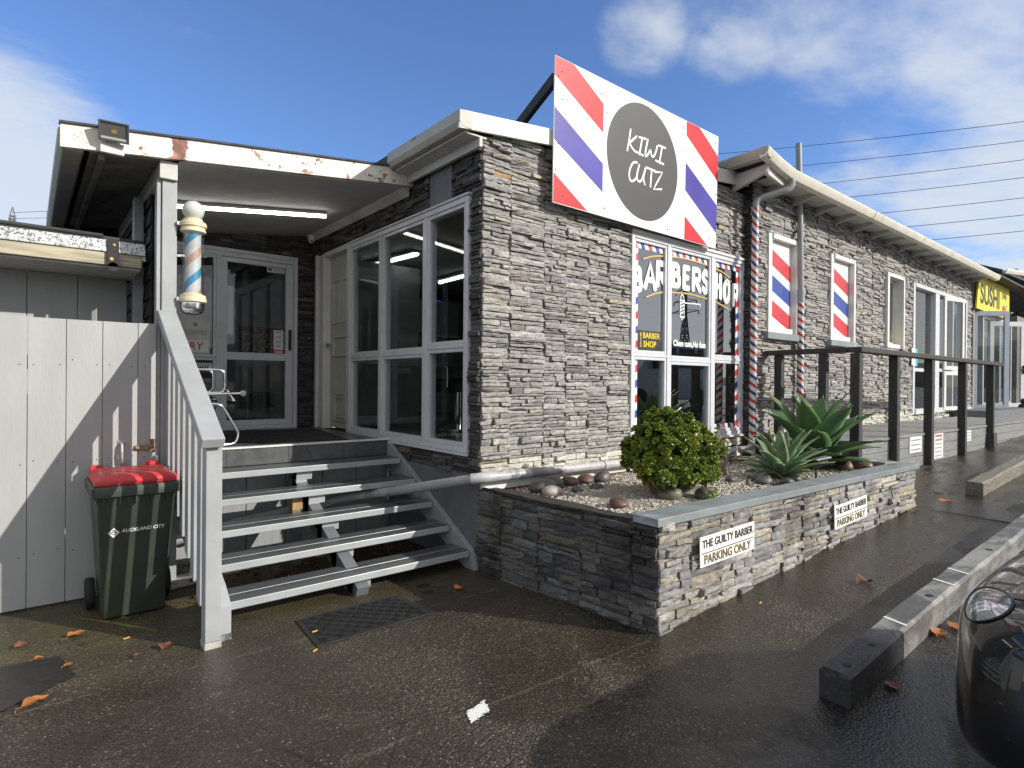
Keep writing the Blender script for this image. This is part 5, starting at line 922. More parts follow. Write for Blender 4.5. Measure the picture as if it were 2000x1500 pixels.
for i, (x, y, s, mat, lb) in enumerate(((.93, -1.07, .085, 'rock_green', 'large olive round stone at the foot of the jade bush'), (1.18, -1.20, .075, 'rock_green', 'olive round stone by the capping near the small green sprig'), (.37, -.42, .075, 'rock_pale', 'pale cream stone in front of two dark stones near the waste pipe'), (.40, -.27, .10, 'rock', 'biggest dark grey stone beneath the silver waste pipe'), (.58, -.22, .095, 'rock', 'tall dark grey stone leaning on the maroon plinth'),
        (.78, -.20, .075, 'rock_red', 'reddish pointed stone along the maroon plinth'), (.98, -.19, .07, 'rock_red', 'second reddish stone along the maroon plinth'), (.60, -.45, .05, 'rock', 'small dark stone in the middle of the gravel near the pipe'), (.80, -.48, .045, 'rock', 'smallest dark stone lying in the pale gravel'), (.42, -1.02, .07, 'rock_red', 'brown flat stone half buried in the front gravel'),
        (3.62, -1.22, .10, 'rock_red', 'brown stone at the foot of the large agave'), (3.80, -1.28, .11, 'rock_red', 'long brown stone near the far end of the planter'), (3.93, -1.36, .09, 'rock_pale', 'pale striped stone by the far end capping'), (2.3, -1.05, .075, 'rock', 'dark stone between the small agave and the jade bush'), (2.15, -1.15, .065, 'rock', 'dark stone at front of the cluster by the capping'), (2.45, -1.28, .06, 'rock', 'dark stone below the small agave leaves'), (2.02, -.92, .055, 'rock', 'dark stone at back of the cluster by the bare twig'), (2.28, -1.30, .05, 'rock', 'small dark stone touching the capping'), (1.16, -.22, .08, 'rock', 'dark stone under the pipe behind the jade bush'))): rock(lb, x, y, s, mat, 40+i, RG)
# ---- jade bush
jb = thing('jade_bush', 'dense round jade bush with small glossy leaves in the planter', 'bush', (1.12, -.95, .6)); mb = MB(); r = random.Random(77)
def leafpad(mb, c, d, n, L_, W_, col, th=.005):
    d = d.normalized(); s_ = d.cross(n).normalized(); n = s_.cross(d).normalized(); c = Vector(c)
    pts = [c, c+d*L_*.35+s_*W_*.45, c+d*L_*.75+s_*W_*.5, c+d*L_+n*th, c+d*L_*.75-s_*W_*.5, c+d*L_*.35-s_*W_*.45, c+d*L_*.55+n*th*1.8]
    mb.add(pts, [(0, 1, 6), (1, 2, 6), (2, 3, 6), (3, 4, 6), (4, 5, 6), (5, 0, 6)], 0, col)
JC = Vector((1.0, -1.0, 0)); ja, jd = Vector((.77, -.638, 0)), Vector((.638, .77, 0))
lobes = [(JC+Vector((.05, .0, 0))+(ja*a+jd*d)*.86+Vector((0, 0, .62+(z-.62)*.96)), R0*.84) for a, d, z, R0 in ((-.05, 0, 1.13, .15), (-.13, .08, 1.17, .10), (.06, -.04, 1.15, .11), (.0, .1, 1.20, .08), (-.24, -.02, 1.03, .13), (-.36, .0, .97, .08), (-.33, .05, .86, .09), (-.22, -.12, .84, .13), (-.05, -.16, .98, .16), (-.1, -.18, .80, .13), (.10, -.15, .82, .14), (.15, -.05, 1.04, .14), (.24, .03, 1.06, .11), (.30, .0, .96, .11), (.39, .03, .98, .08), (.27, -.06, .82, .12), (.17, .15, 1.0, .14), (-.08, .18, 1.02, .15), (.04, .0, .92, .18), (-.16, .05, .94, .15), (.33, .1, .84, .08), (.20, -.1, .73, .08), (-.18, -.14, 1.10, .07))]
for i in range(1750):
    (c, R0) = r.choices(lobes, [q_[1]**2 for q_ in lobes])[0]; d = Vector((r.gauss(0, 1), r.gauss(0, 1), r.gauss(.25, 1))).normalized(); p = Vector(c)+d*R0*(r.uniform(.25, 1.04)**.5)
    if p.z < .70 or math.sin(p.x*31+p.z*23)+math.sin(p.y*29-p.z*19) > 1.35: continue
    ax = (d+Vector((0, 0, .55))).normalized(); k = r.uniform(.75, 1.2); tone = r.uniform(.75, 1.45); col = (tone*r.uniform(.95, 1.25), tone, tone*.8); ph = r.uniform(0, 6.3); q = ax.orthogonal().normalized(); q2 = ax.cross(q)
    for tier, (m, el, L_) in enumerate(((4, .35, .043), (4, .85, .034), (2, 1.25, .024))):
        for j in range(m): a = ph+tier*.7+2*math.pi*j/m; o_ = q*math.cos(a)+q2*math.sin(a); leafpad(mb, p+ax*tier*.008, o_*math.cos(el)+ax*math.sin(el), ax*math.cos(el)-o_*math.sin(el), L_*k, L_*k*.72, col)
mb.build('foliage', 'jade', jb, colors=True, smooth=35)
mb = MB(); r = random.Random(5)
for (c, R0) in lobes:
    b0 = Vector((1.0+r.uniform(-.04, .04), -1.0+r.uniform(-.03, .03), .58)); c = Vector(c); mb.tube([b0, b0.lerp(c, .35)+Vector((r.uniform(-.03, .03), r.uniform(-.03, .03), -.03)), b0.lerp(c, .75), c], [.026, .02, .014, .007], 8)
mb.build('stem', 'bark', jb, smooth=60)
# ---- agaves
def agave(name, label, base, n, L0, W0, mat, seed, el0=84, el1=2, droop=.25, col=(1, 1, 1)):
    r = random.Random(seed); root = thing(name, label, 'agave', base); B = Vector(base)
    for i in range(n):
        t = i/(n-1); az = i*2.39996+r.uniform(-.15, .15); el = rad(el0+(el1-el0)*t**.85+r.uniform(-5, 5)); Lf = L0*(.68+.42*math.sin(math.pi*min(1, .25+.75*t)))*r.uniform(.9, 1.1); Wf = W0*r.uniform(.9, 1.1)*(.75+.3*math.sin(math.pi*(.2+.7*t)))
        o_ = Vector((math.cos(az), math.sin(az), 0)); s_ = Vector((-o_.y, o_.x, 0)); z0 = .30*L0*(1-t)**.7*.6; p = B+Vector((0, 0, z0))+o_*.02; m = MB(); vs = []; K = 12; tone = r.uniform(.78, 1.2)*(1.12-.2*t); yl = r.uniform(.82, 1.05); cc = (tone*col[0]*yl, tone*col[1], tone*col[2]*r.uniform(.85, 1.2)); e = el
        for k in range(K+1):
            q = k/K; w_ = Wf*(math.sin(math.pi*min(1, (.18+.82*q)**.95))**.75*(1-.15*q)+.16*(1-q)) if q < .999 else .0004; w_ *= (1 if q < .85 else max(.03, (1-q)/.15)**.8); up = Vector((-o_.x*math.sin(e), -o_.y*math.sin(e), math.cos(e))); fold = .20*w_*(1-q*.5)+.004
            wav = .006*math.sin(q*16+i)
            vs += [p-s_*w_/2+up*(fold+wav), p-s_*w_*.27+up*fold*.25, p, p+s_*w_*.27+up*fold*.25, p+s_*w_/2+up*(fold-wav)]
            e = e-droop/K*(.3+1.2*q)+(.35/K if q > .7 else 0)*0; dd = o_*math.cos(e)+Vector((0, 0, math.sin(e))); p = p+dd*Lf/K
        m.add(vs, [(k*5+j, k*5+j+1, (k+1)*5+j+1, (k+1)*5+j) for k in range(K) for j in range(4)], 0, cc)
        brn = r.random() < .4
        for f in range(len(m.f)):
            if f//4 >= K-1-(1 if brn else 0) and brn: m.c[f] = (cc[0]*1.25, cc[1]*.9, cc[2]*.8)
            elif r.random() < .05: m.c[f] = tuple(x*r.uniform(.75, 1.3) for x in cc)
            if f//4 < K-2 and f % 4 in (0, 3): m.c[f] = (cc[0]*1.22, cc[1]*1.12, cc[2])
        ob = m.build('leaf', mat, root, colors=True, smooth=60); so_ = ob.modifiers.new('thick', 'SOLIDIFY'); so_.thickness = .006; so_.offset = -1
    return root
agave('large_agave', 'large dark green agave with broad pointed leaves at the far end of the planter', (3.47, -1.0, .60), 27, .68, .26, 'agave', 3, 84, 6, .45)
agave('small_agave', 'smaller pale green agave with narrow pointed leaves beside the capping', (2.58, -1.10, .585), 38, .40, .105, 'agave_pale', 9, 85, 6, .45)
tw = thing('bare_shrub', 'leggy bare stemmed succulent with yellow tips behind the small agave', 'plant', (2.25, -.72, .59)); mb = MB(); tips = [(2.16, -.70, .93), (2.24, -.66, 1.02), (2.30, -.72, .90), (2.20, -.78, .84), (2.32, -.60, .97)]
for t_ in tips: t_ = Vector(t_); b0 = Vector((2.27, -.74, .58)); mb.tube([b0, b0.lerp(t_, .4)+Vector((-.03, .01, -.02)), b0.lerp(t_, .75)+Vector((.02, 0, 0)), t_], [.012, .010, .008, .005], 7)
mb.build('stem', plain('twig', (.30, .22, .16), .8), tw, smooth=60); mb = MB(); r = random.Random(2)
for t_ in tips:
    for k in range(12): d = Vector((r.gauss(0, 1), r.gauss(0, 1), abs(r.gauss(.5, .8)))).normalized(); leafpad(mb, t_, d, Vector((0, 0, 1)) if abs(d.z) < .9 else Vector((1, 0, 0)), .03, .016, (1.9, 1.3, .9))
mb.build('leaf_tips', 'jade', tw, colors=True)
for i, (x, y, z, n, lb) in enumerate(((1.12, -1.30, .60, 30, 'small green sprig growing by the capping under the jade bush'), (2.02, -.70, .60, 26, 'small green sprig growing beside the bare stemmed succulent'))):
    r = random.Random(60+i); mb = MB()
    for k in range(n): d = Vector((r.gauss(0, 1), r.gauss(0, 1), abs(r.gauss(.8, .7)))).normalized(); p = Vector((x+r.gauss(0, .035), y+r.gauss(0, .03), z+r.uniform(0, .07))); leafpad(mb, p, d, Vector((0, 0, 1)) if abs(d.z) < .9 else Vector((1, 0, 0)), .035, .02, (1.1, 1.15, 1))
    tag(mb.build('succulent_sprig', 'jade', colors=True), lb, 'plant', 'small sprigs in the planter')
so2 = thing('garden_spotlight', 'small black solar garden spotlight in front of the small agave', 'spotlight', (2.72, -1.34, .6)); mb = MB(); mb.bar((2.72, -1.34, .56), (2.72, -1.34, .71), .014, .014, (1, 0, 0)); mb.build('stake', 'black_metal', so2); mb = MB(); mb.bar((2.69, -1.30, .70), (2.79, -1.40, .765), .06, .05); mb.build('lamp_head', 'black_metal', so2, bevel=.006); mb = MB(); mb.bar((2.70, -1.33, .775), (2.82, -1.40, .80), .085, .012); mb.build('solar_panel', 'steel', so2, bevel=.002)
# parking signs on the planter
def psign(u, z, label, tilt):
    t = thing('parking_sign', label, 'sign', FPb(u, z-.09, .04), 'parking signs on the planter'); ca, sa = math.cos(tilt), math.sin(tilt)
    F = lambda a, b, d: FPb(u+a*ca-b*sa, z+a*sa+b*ca, .042+d)
    m = MB(); m.fbox(F, -.30, .30, -.092, .092, 0, .006); m.build('board', 'sign_white', t, bevel=.002); m = MB(); put_text(m, 'THE GUILTY BARBER', F, .0, .043, .068, .0075, 0, bold=.0012, sx=.88); m.fbox(F, -.285, .285, -.012, -.007, .0065, .0078, 0); put_text(m, 'PARKING ONLY', F, -.005, -.052, .077, .0075, 1, bold=.0016, sx=.93); m.build('lettering', ['black_ink', 'brown_ink'], t)
psign(.635, .437, 'white THE GUILTY BARBER parking sign nearest the planter corner', .03); psign(2.40, .412, 'white THE GUILTY BARBER parking sign farther along the planter', .045)

# ================================================================== boardwalk, railing
th = rad(-2.2); DKs, DKe = (4.20, -1.118), (13.3, -1.118+9.1*math.tan(th)); FD, ld = line_frame(DKs, DKe)
bw = thing('boardwalk', 'long grey timber boardwalk raised along the stone wing', 'boardwalk', (8, -.7, .4))
mb = MB()
for i in range(4): z1 = .79-i*.125; mb.fbox(FD, 0, ld, z1-.120, z1, -.03, -.005)
mb.build('front_board', 'deck_grey', bw, bevel=.004)
mb = MB()
for i in range(8): mb.fbox(FD, -.02, ld, .80, .835, -.012-.137*(i+1)+.005, -.012-.137*i+.018*(i == 0)); 
mb.build('deck_board', 'deck_grey', bw, bevel=.004)
mb = MB(); mb.box(4.19, 4.22, -1.1, -.14, .35, .79); mb.build('end_board', 'deck_grey', bw)
mb = MB(); mb.fbox(FD, ld-1.6, ld+2, .80, .96, -1.2, -.55); mb.fbox(FD, ld-1.2, ld+3, .62, .80, -1.2, -.25); mb.build('upper_step', 'grey_dark', bw, bevel=.006)
for i, (u0, z0, w_, h_, lb, rows) in enumerate(((1.545, .60, .40, .20, 'wide white notice on the boardwalk front', 3), (2.40, .47, .34, .34, 'tall white notice with red heading on the boardwalk front', 6), (3.70, .63, .24, .16, 'smallest white notice at the far end of the boardwalk front', 3))):
    t = thing('deck_notice', lb, 'sign', FD(u0, z0, .0), 'white notices on the boardwalk'); m = MB(); m.fbox(FD, u0, u0+w_, z0, z0+h_, -.002, .004); m.build('board', 'sign_white', t)
    for k in range(rows):
        m = MB()
        zz = z0+h_*(1-(k+.75)/(rows+.4)); hh = h_*.05 if rows > 3 and k > 1 else h_*.09; x = u0+w_*.1; q = random.Random(i*9+k)
        while x < u0+w_*.88: l_ = q.uniform(.012, .035); m.fbox(FD, x, min(x+l_, u0+w_*.9), zz-hh/2, zz+hh/2, .0042, .005, 1 if (rows > 3 and k == 0) else 0); x += l_+.008
        m.build('text_line', ['grey_ink', 'red_ink'], t)
rl = thing('boardwalk_railing', 'dark stained timber railing round the boardwalk', 'railing', (6.5, -1.15, .3)); 
def post(x, y, z0, z1, w_=.095): m = MB(); m.box(x-w_/2, x+w_/2, y-w_/2, y+w_/2, z0, z1); m.build('post', 'rail_timber', rl, bevel=.004)
ux = lambda u: FD(u, 0, .025)[:2]
for u in (-.04, .985, 2.12, 3.45, 4.80): x, y = ux(u); post(x, y, gz(x)-.03 if u > 0 else .3, 1.785)
x, y = ux(4.80); m = MB(); m.hexa([(x-.10, y-.075, gz(x)-.01), (x+.10, y-.075, gz(x)-.01), (x+.10, y+.06, gz(x)-.01), (x-.10, y+.06, gz(x)-.01), (x-.06, y-.06, gz(x)+.22), (x+.07, y-.075, gz(x)+.22), (x+.07, y+.05, gz(x)+.22), (x-.06, y+.05, gz(x)+.22)]); m.build('post_boot', 'rail_timber', rl, bevel=.004)
post(4.17, -.30, .6, 1.785, .085); post(4.17, -.80, .6, 1.785, .085)
m = MB(); p0, p1 = FD(-.09, 1.822, .025), FD(5.25, 1.795, .025); m.bar(p0, p1, .14, .055); m.build('handrail', 'rail_timber', rl, bevel=.005)
m = MB(); m.bar((4.17, -1.06, 1.822), (4.17, -.14, 1.815), .14, .055); m.build('handrail', 'rail_timber', rl, bevel=.005)

# ================================================================== sushi shop
su = thing('sushi_shop', 'white fronted sushi shop with green roof beyond the stone wing', 'building', (16, 0, .8))
mb = MB(); mb.box(13.40, 13.52, -.15, .2, .9, 3.85); mb.box(13.4, 13.9, .55, .60, .9, 3.3); mb.box(13.5, 20, .9, 1.0, .9, 3.9); mb.box(18.4, 22, -.05, .1, .9, 3.4); mb.build('wall', 'inner_wall', su)
mb = MB(); mb.box(13.4, 22, -.1, 3, .75, .93); mb.build('floor', 'grey_dark', su)
mb = MB(); mb.box(13.42, 22, -.12, 3, 3.86, 3.92); mb.build('ceiling', 'inner_dark', su)
mb = MB(); mb.hexa([(13.9, -.55, 3.97), (26, -.55, 4.35), (26, 4, 6.2), (18, 4, 6.2), (13.9, -.55, 4.03), (26, -.55, 4.42), (26, 4, 6.3), (18, 4, 6.3)]); mb.build('roof', 'roof_green', su)
mb = MB(); gutter_run(mb, [(14.15, -.58, 4.08), (17, -.62, 4.33), (24, -.7, 4.9)], (0, -1, 0)); mb.build('gutter', 'gutter', su, smooth=30)
mb = MB(); mb.box(13.8, 22, -.5, -.1, 3.9, 3.94); mb.build('soffit', 'inner_dark', su)
mb = MB(); mb.box(15.9, 16.1, -.14, -.02, .9, 3.86); mb.build('post', 'trim_white', su)
mb = MB(); FSu = front(-.05); frame_bars(mb, FSu, 14.6, 17.6, .95, 3.15, .10, -.1, .03); mb.fbox(FSu, 16.0, 16.1, 1.05, 3.05, -.1, .03); o_ = mb.build('window', 'trim_white', su, bevel=.005); pane(FSu, 14.7, 17.5, 1.05, 3.05, -.03, o_, 'glass_dim')
a = Vector((13.71, -.065, 0)); t_ = Vector((.645, -.53, 0)).normalized(); n_ = Vector((t_.y, -t_.x, 0)); FDo = lambda u, z, d: tuple(a+t_*u+n_*d+Vector((0, 0, z)))
mb = MB(); frame_bars(mb, FDo, 0, .83, .915, 3.14, .11, -.02, .02); o_ = mb.build('open_door', 'alu_blue', su, bevel=.004); pane(FDo, .1, .73, 1.02, 3.04, 0, o_, 'glass_dim')
a2 = Vector((15.1, -.10, 0)); t2 = Vector((.70, -.45, 0)).normalized(); n2 = Vector((t2.y, -t2.x, 0)); FD2 = lambda u, z, d: tuple(a2+t2*u+n2*d+Vector((0, 0, z)))
mb = MB(); frame_bars(mb, FD2, 0, .95, .93, 3.0, .11, -.02, .02); o_ = mb.build('open_door', 'trim_white', su, bevel=.004); pane(FD2, .1, .85, 1.04, 2.9, 0, o_, 'glass_dim'); m = MB(); m.bar(FD2(.90, 1.75, .03), FD2(.90, 1.95, .03), .04, .03, (1, 0, 0)); m.bar(FD2(.80, 1.85, .06), FD2(.93, 1.85, .06), .03, .03); m.build('door_handle', 'black_metal', o_)
ss = thing('sushi_sign', 'yellow SUSHI ONE signboard under the far eave', 'sign', (14.9, -.2, 3.2)); FY = lambda u, z, d: (13.36+u, -.19-d, 3.14+z+.035*0)
mb = MB(); mb.add([FY(-.02, .02, 0), FY(3.1, -.02, 0), FY(3.1, .76, 0), FY(.18, .78, 0), FY(-.02, .02, .03), FY(3.1, -.02, .03), FY(3.1, .76, .03), FY(.18, .78, .03)], [(4, 5, 6, 7), (0, 3, 2, 1), (0, 1, 5, 4), (3, 7, 6, 2), (0, 4, 7, 3), (1, 2, 6, 5)]); mb.build('board', 'sushi_yellow', ss)
mb = MB(); put_text(mb, 'SUSHI', FY, 1.18, .36, .62, .033, 0, bold=.016, sx=1.13); put_text(mb, 'ONE', FY, 2.55, .52, .22, .033, 0, bold=.002, sx=1.1); mb.stroke([(2.35, .08), (2.40, .20), (2.5, .26), (2.58, .18), (2.5, .08)], .09, FY, .034, .004, 1); mb.stroke([(2.62, .16), (2.80, .32)], .03, FY, .035, .004, 0, False); mb.stroke([(2.55, .10), (2.78, .13)], .05, FY, .036, .004, 1, False); mb.build('lettering', ['black_ink', 'red_ink'], ss)
mb = MB(); mb.lathe([(.07, .93), (.09, .95), (.08, 1.02), (.03, 1.05)], (14.95, -.75, 0), 14); mb.lathe([(.03, 1.05), (.05, 1.12), (.02, 1.17)], (14.95, -.75, 0), 10); tag(mb.build('door_stop_pot', 'black_metal', smooth=40), 'small dark pot holding open the sushi shop door', 'pot')
# ================================================================== wheel stops
def stop(name, label, p, q, w_, h_, mat, end=None):
    F, l_ = line_frame(p, q); n = 24; m = MB(); rr_ = random.Random(int(p[0]*7)); secs = []
    for i in range(n+1):
        u = l_*i/n; x = p[0]+(q[0]-p[0])*i/n; z = gz(x); j = lambda s=.006: rr_.uniform(-s, s); c = .012+abs(j(.01)); secs.append([F(u, z-.02, w_/2), F(u, z+h_-c+j(.002), w_/2+j(.003)), F(u, z+h_+j(.002), w_/2-c), F(u, z+h_+j(.002), -w_/2+c), F(u, z+h_-c, -w_/2+j(.003)), F(u, z-.02, -w_/2)])
    m.add([v for s in secs for v in s], [(i*6+k, i*6+(k+1) % 6, (i+1)*6+(k+1) % 6, (i+1)*6+k) for i in range(n) for k in range(6)]+[(5, 4, 3, 2, 1, 0), tuple(n*6+k for k in range(6))]); t = m.build(name, mat, smooth=25); tag(t, label, 'wheel stop', 'wheel stops along the path')
    return t, F, l_
k1, FK, lk = stop('wheel_stop', 'long painted concrete wheel stop with bolt holes nearest the car', (.12, -2.525), (4.85, -2.69), .135, .145, 'kerb_two')
for u in (.09, .36, 1.15, 2.3): m = MB(); x = .12+u; m.lathe([(.021, 0), (.020, .0006)], FK(u, gz(x)+.1462, .015), 14); m.build('bolt_hole', 'black_rubber', k1)
for u in (.66, 1.40, 1.66): m = MB(); x = .12+u; zz = gz(x)+.1465; m.hexa([FK(u, zz, .06), FK(u+.018, zz, .06), FK(u+.05, zz+.002, -.055), FK(u+.03, zz+.002, -.055), FK(u, zz+.0025, .06), FK(u+.018, zz+.0025, .06), FK(u+.05, zz+.004, -.055), FK(u+.03, zz+.004, -.055)]); m.build('paint_mark', 'sign_white', k1)
stop('wheel_stop', 'weathered timber wheel stop with mossy foot farther along the path', (4.78, -2.03), (9.2, -2.20), .15, .135, 'kerb_wood')

# ================================================================== car (nose to the planter, its far corner in view)
car = thing('parked_car', 'dark grey metallic hatchback parked nose-in at the wheel stop', 'car', (.28, -5.0, 0)); CX, CY = .34, -2.99
st_ = [(0.0, .34, .28, .56), (.012, .50, .23, .64), (.045, .64, .20, .69), (.10, .735, .185, .735), (.19, .80, .18, .78), (.34, .845, .18, .835), (.60, .872, .18, .885), (.95, .885, .18, .935), (1.25, .89, .18, .96), (1.9, .895, .18, .97), (2.8, .895, .18, .98), (3.6, .885, .20, .985), (4.0, .85, .24, .97), (4.15, .78, .30, .90), (4.2, .6, .38, .75)]
NS = 28
def car_sec(dy, hw, zb, zt):
    out = []; zc_ = (zb+zt)/2; hh = (zt-zb)/2
    for j in range(NS):
        a = 2*math.pi*j/NS; ca, sa = math.cos(a), math.sin(a); ex = .42; x = hw*math.copysign(abs(ca)**ex, ca); z = zc_+hh*math.copysign(abs(sa)**(.55 if sa > 0 else .62), sa)
        bulge = -.03*abs(x/hw)**3 if dy < .3 else 0; out.append((CX+x*(1-.05*max(0, (z-zc_)/hh)), CY-dy+bulge, z))
    return out
mb = MB(); secs = [car_sec(*s) for s in st_]; mb.add([v for s in secs for v in s], [(i*NS+j, i*NS+(j+1) % NS, (i+1)*NS+(j+1) % NS, (i+1)*NS+j) for i in range(len(secs)-1) for j in range(NS)]+[tuple(range(NS))[::-1], tuple(range((len(secs)-1)*NS, len(secs)*NS))]); ob = mb.build('body', 'car', car, smooth=70); sub = ob.modifiers.new('sub', 'SUBSURF'); sub.levels = 2; sub.render_levels = 2
from mathutils.bvhtree import BVHTree
bpy.context.view_layer.update(); dg_ = bpy.context.evaluated_depsgraph_get(); eo = ob.evaluated_get(dg_); em = eo.to_mesh(); bvh = BVHTree.FromPolygons([v.co.copy() for v in em.vertices], [tuple(p.vertices) for p in em.polygons]); eo.to_mesh_clear()
def on_body(c, n, lift):
    """the point of the car's skin met when coming in along -n"""
    n = n.normalized(); hit = bvh.ray_cast(c+n*1.0, -n, 2.5)
    return (hit[0]+hit[1]*(lift if hit[1].dot(n) > 0 else -lift)) if hit[0] is not None else c
def skin_patch(name, mat, parent, c, n, outline, lift, rings=(1, .8, .5, .15), dome=.0, rim=None, rr=.006):
    n = Vector(n).normalized(); tx = Vector((-n.y, n.x, 0)).normalized(); tz = n.cross(tx)
    if tz.z < 0: tz = -tz
    c = Vector(c); K = len(outline); m = MB(); vs = []
    for f in rings: vs += [on_body(c+tx*u*f+tz*z*f, n, lift+dome*(1-f*f)) for u, z in outline]
    m.add(vs, [(i*K+j, i*K+(j+1) % K, (i+1)*K+(j+1) % K, (i+1)*K+j) for i in range(len(rings)-1) for j in range(K)]+[tuple(range((len(rings)-1)*K, len(rings)*K))]); o_ = m.build(name, mat, parent, smooth=80)
    if rim: m = MB(); m.tube(vs[:K]+[vs[0]], rr, 8, False); m.build(name+'_rim', rim, o_, smooth=60)
    return o_
def skin_line(name, mat, pts, n, r, lift=.0):
    m = MB(); P = []
    for a, b in zip(pts, pts[1:]):
        for k in range(8): P.append(on_body(Vector(a).lerp(Vector(b), k/8), Vector(n), lift))
    P.append(on_body(Vector(pts[-1]), Vector(n), lift)); m.tube(P, r, 6); return m.build(name, mat, car, smooth=60)
cab = [(1.05, .70, .90, .96), (1.75, .66, .90, 1.38), (2.3, .65, .90, 1.46), (3.1, .64, .90, 1.44), (3.9, .60, .92, 1.12), (4.05, .56, .93, 1.0)]
mb = MB(); secs = []
for dy, hw, zb, zt in cab: secs.append([(CX-hw*1.16, CY-dy, zb), (CX-hw*1.02, CY-dy, zb+(zt-zb)*.75), (CX-hw*.85, CY-dy, zt), (CX, CY-dy, zt+.02), (CX+hw*.85, CY-dy, zt), (CX+hw*1.02, CY-dy, zb+(zt-zb)*.75), (CX+hw*1.16, CY-dy, zb)])
mb.add([v for s in secs for v in s], [(i*7+k, i*7+k+1, (i+1)*7+k+1, (i+1)*7+k) for i in range(5) for k in range(6)]); mb.build('cabin', 'car', car, smooth=35)
mb = MB(); mb.quad((CX-.66, CY-1.10, .975), (CX+.66, CY-1.10, .975), (CX+.56, CY-1.72, 1.375), (CX-.56, CY-1.72, 1.375)); mb.build('windscreen', 'car_black', car)
for s in (-1, 1):
    mb = MB(); mb.add([(CX+s*.80, CY-1.30, 1.0), (CX+s*.80, CY-3.5, 1.0), (CX+s*.64, CY-3.1, 1.36), (CX+s*.66, CY-1.85, 1.33)], [(0, 1, 2, 3)]); mb.build('side_window', 'car_black', car)
    for dy in (.80, 3.35):
        mb = MB(); mb.lathe([(.16, -.1), (.29, -.1), (.31, -.06), (.31, .08), (.29, .1), (.16, .1)], (CX+s*.80, CY-dy, .31), 32, ax=(Vector((0, 1, 0)), Vector((0, 0, 1)), Vector((s, 0, 0)))); w_ = mb.build('wheel', 'tyre', car, smooth=40); mb = MB(); mb.lathe([(.05, .02), (.20, .06), (.21, .085), (.19, .09), (.06, .07)], (CX+s*.80, CY-dy, .31), 24, ax=(Vector((0, 1, 0)), Vector((0, 0, 1)), Vector((s, 0, 0)))); mb.build('rim', 'steel', w_, smooth=40)
    oval = [(.15*math.cos(a*.1963)*(1+.15*math.sin(a*.1963)), .062*math.sin(a*.1963)*(1-.35*math.cos(a*.1963)*s)) for a in range(32)]
    skin_patch('headlight', 'lens', car, (CX+s*.52, CY-.14, .70), (s*.42, .80, .42), oval, .003, dome=.010, rim='car_black', rr=.004)
    skin_line('bonnet_seam', 'car_black', [(CX+s*.50, CY-.10, 1.2), (CX+s*.66, CY-.34, 1.2), (CX+s*.74, CY-.95, 1.2)], (0, 0, 1), .004)
skin_patch('grille', 'car_black', car, (CX, CY-.02, .56), (0, 1, .1), [(.30*math.copysign(abs(math.cos(a*.1963))**.6, math.cos(a*.1963)), .075*math.copysign(abs(math.sin(a*.1963))**.6, math.sin(a*.1963))) for a in range(32)], .003, rim='chrome', rr=.007)
skin_patch('lower_grille', 'car_black', car, (CX, CY-.02, .33), (0, 1, 0), [(.46*math.copysign(abs(math.cos(a*.1963))**.5, math.cos(a*.1963)), .05*math.copysign(abs(math.sin(a*.1963))**.5, math.sin(a*.1963))) for a in range(32)], .003)
skin_patch('number_plate', 'sign_white', car, (CX, CY-.02, .43), (0, 1, 0), [(.24*math.copysign(abs(math.cos(a*.3927))**.35, math.cos(a*.3927)), .05*math.copysign(abs(math.sin(a*.3927))**.35, math.sin(a*.3927))) for a in range(16)], .003)
skin_line('bonnet_seam', 'car_black', [(CX-.50, CY-.10, 1.2), (CX, CY-.075, 1.2), (CX+.50, CY-.10, 1.2)], (0, 0, 1), .004)
skin_line('bumper_seam', 'car_black', [(CX-.80, CY+.6, .40), (CX, CY+.6, .475), (CX+.80, CY+.6, .40)], (0, 1, 0), .004)

# ================================================================== things lying on the ground
dm_ = thing('door_mat', 'black ribbed rubber door mat on the wet concrete below the steps', 'mat', (-1.1, -.3, 0)); Pm = [(-1.475, -.525), (-.735, -.515), (-.755, -.105), (-1.445, -.105)]
bl = lambda s, t: tuple(Vector(Pm[0]).lerp(Vector(Pm[1]), s).lerp(Vector(Pm[3]).lerp(Vector(Pm[2]), s), t))
mb = MB(); q = [bl(0, 0), bl(1, 0), bl(1, 1), bl(0, 1)]; mb.hexa([(*p, .001) for p in q]+[(*p, .007) for p in q]); mb.build('base', 'black_rubber', dm_, bevel=.002)
mb = MB()
for i in range(46):
    for j in range(16):
        s, t = .05+i*.0198, .07+j*.0545; a, b = (s+.017, t+.018) if (i//3+j//2) % 2 else (s+.009, t+.046); q = [bl(s, t), bl(a, t), bl(a, b), bl(s, b)]; mb.hexa([(*p, .0072) for p in q]+[(*p, .0115) for p in q])
mb.build('ribs', 'black_rubber', dm_)
mb = MB(); q = [(-3.15, .05), (-2.80, .235), (-2.55, .205), (-2.50, -.09), (-2.80, -.30), (-3.1, -.30)]; mb.add([(*p, .004) for p in q], [tuple(range(6))]); M['plate'] = plain('worn_steel_plate', (.030, .028, .027), .35, .2, var=.35, vs=14, stretch=(1, 5, 1), bump=.3, bs=30); tag(mb.build('utility_cover', 'plate'), 'dark worn utility cover plate set flush in the wet concrete', 'cover')
mb = MB(); r = random.Random(17)
for i in range(26):
    for k in range(16):
        u, v = i/25, k/15; e = min(u, 1-u, v*.8, (1-v)*.8); 
        if r.random() > .25+6*e or r.random() < .07: continue
        x, y = -1.245+.125*u+.035*v, -1.625+.085*v+.03*u; h = .0035; z = .0035+r.uniform(0, .0008); a_ = r.uniform(-.3, .3); mb.add([(x+h*math.cos(a_+t)*1.5, y+h*math.sin(a_+t)*1.35, z) for t in (.8, 2.3, 3.9, 5.5)], [(0, 1, 2, 3)])
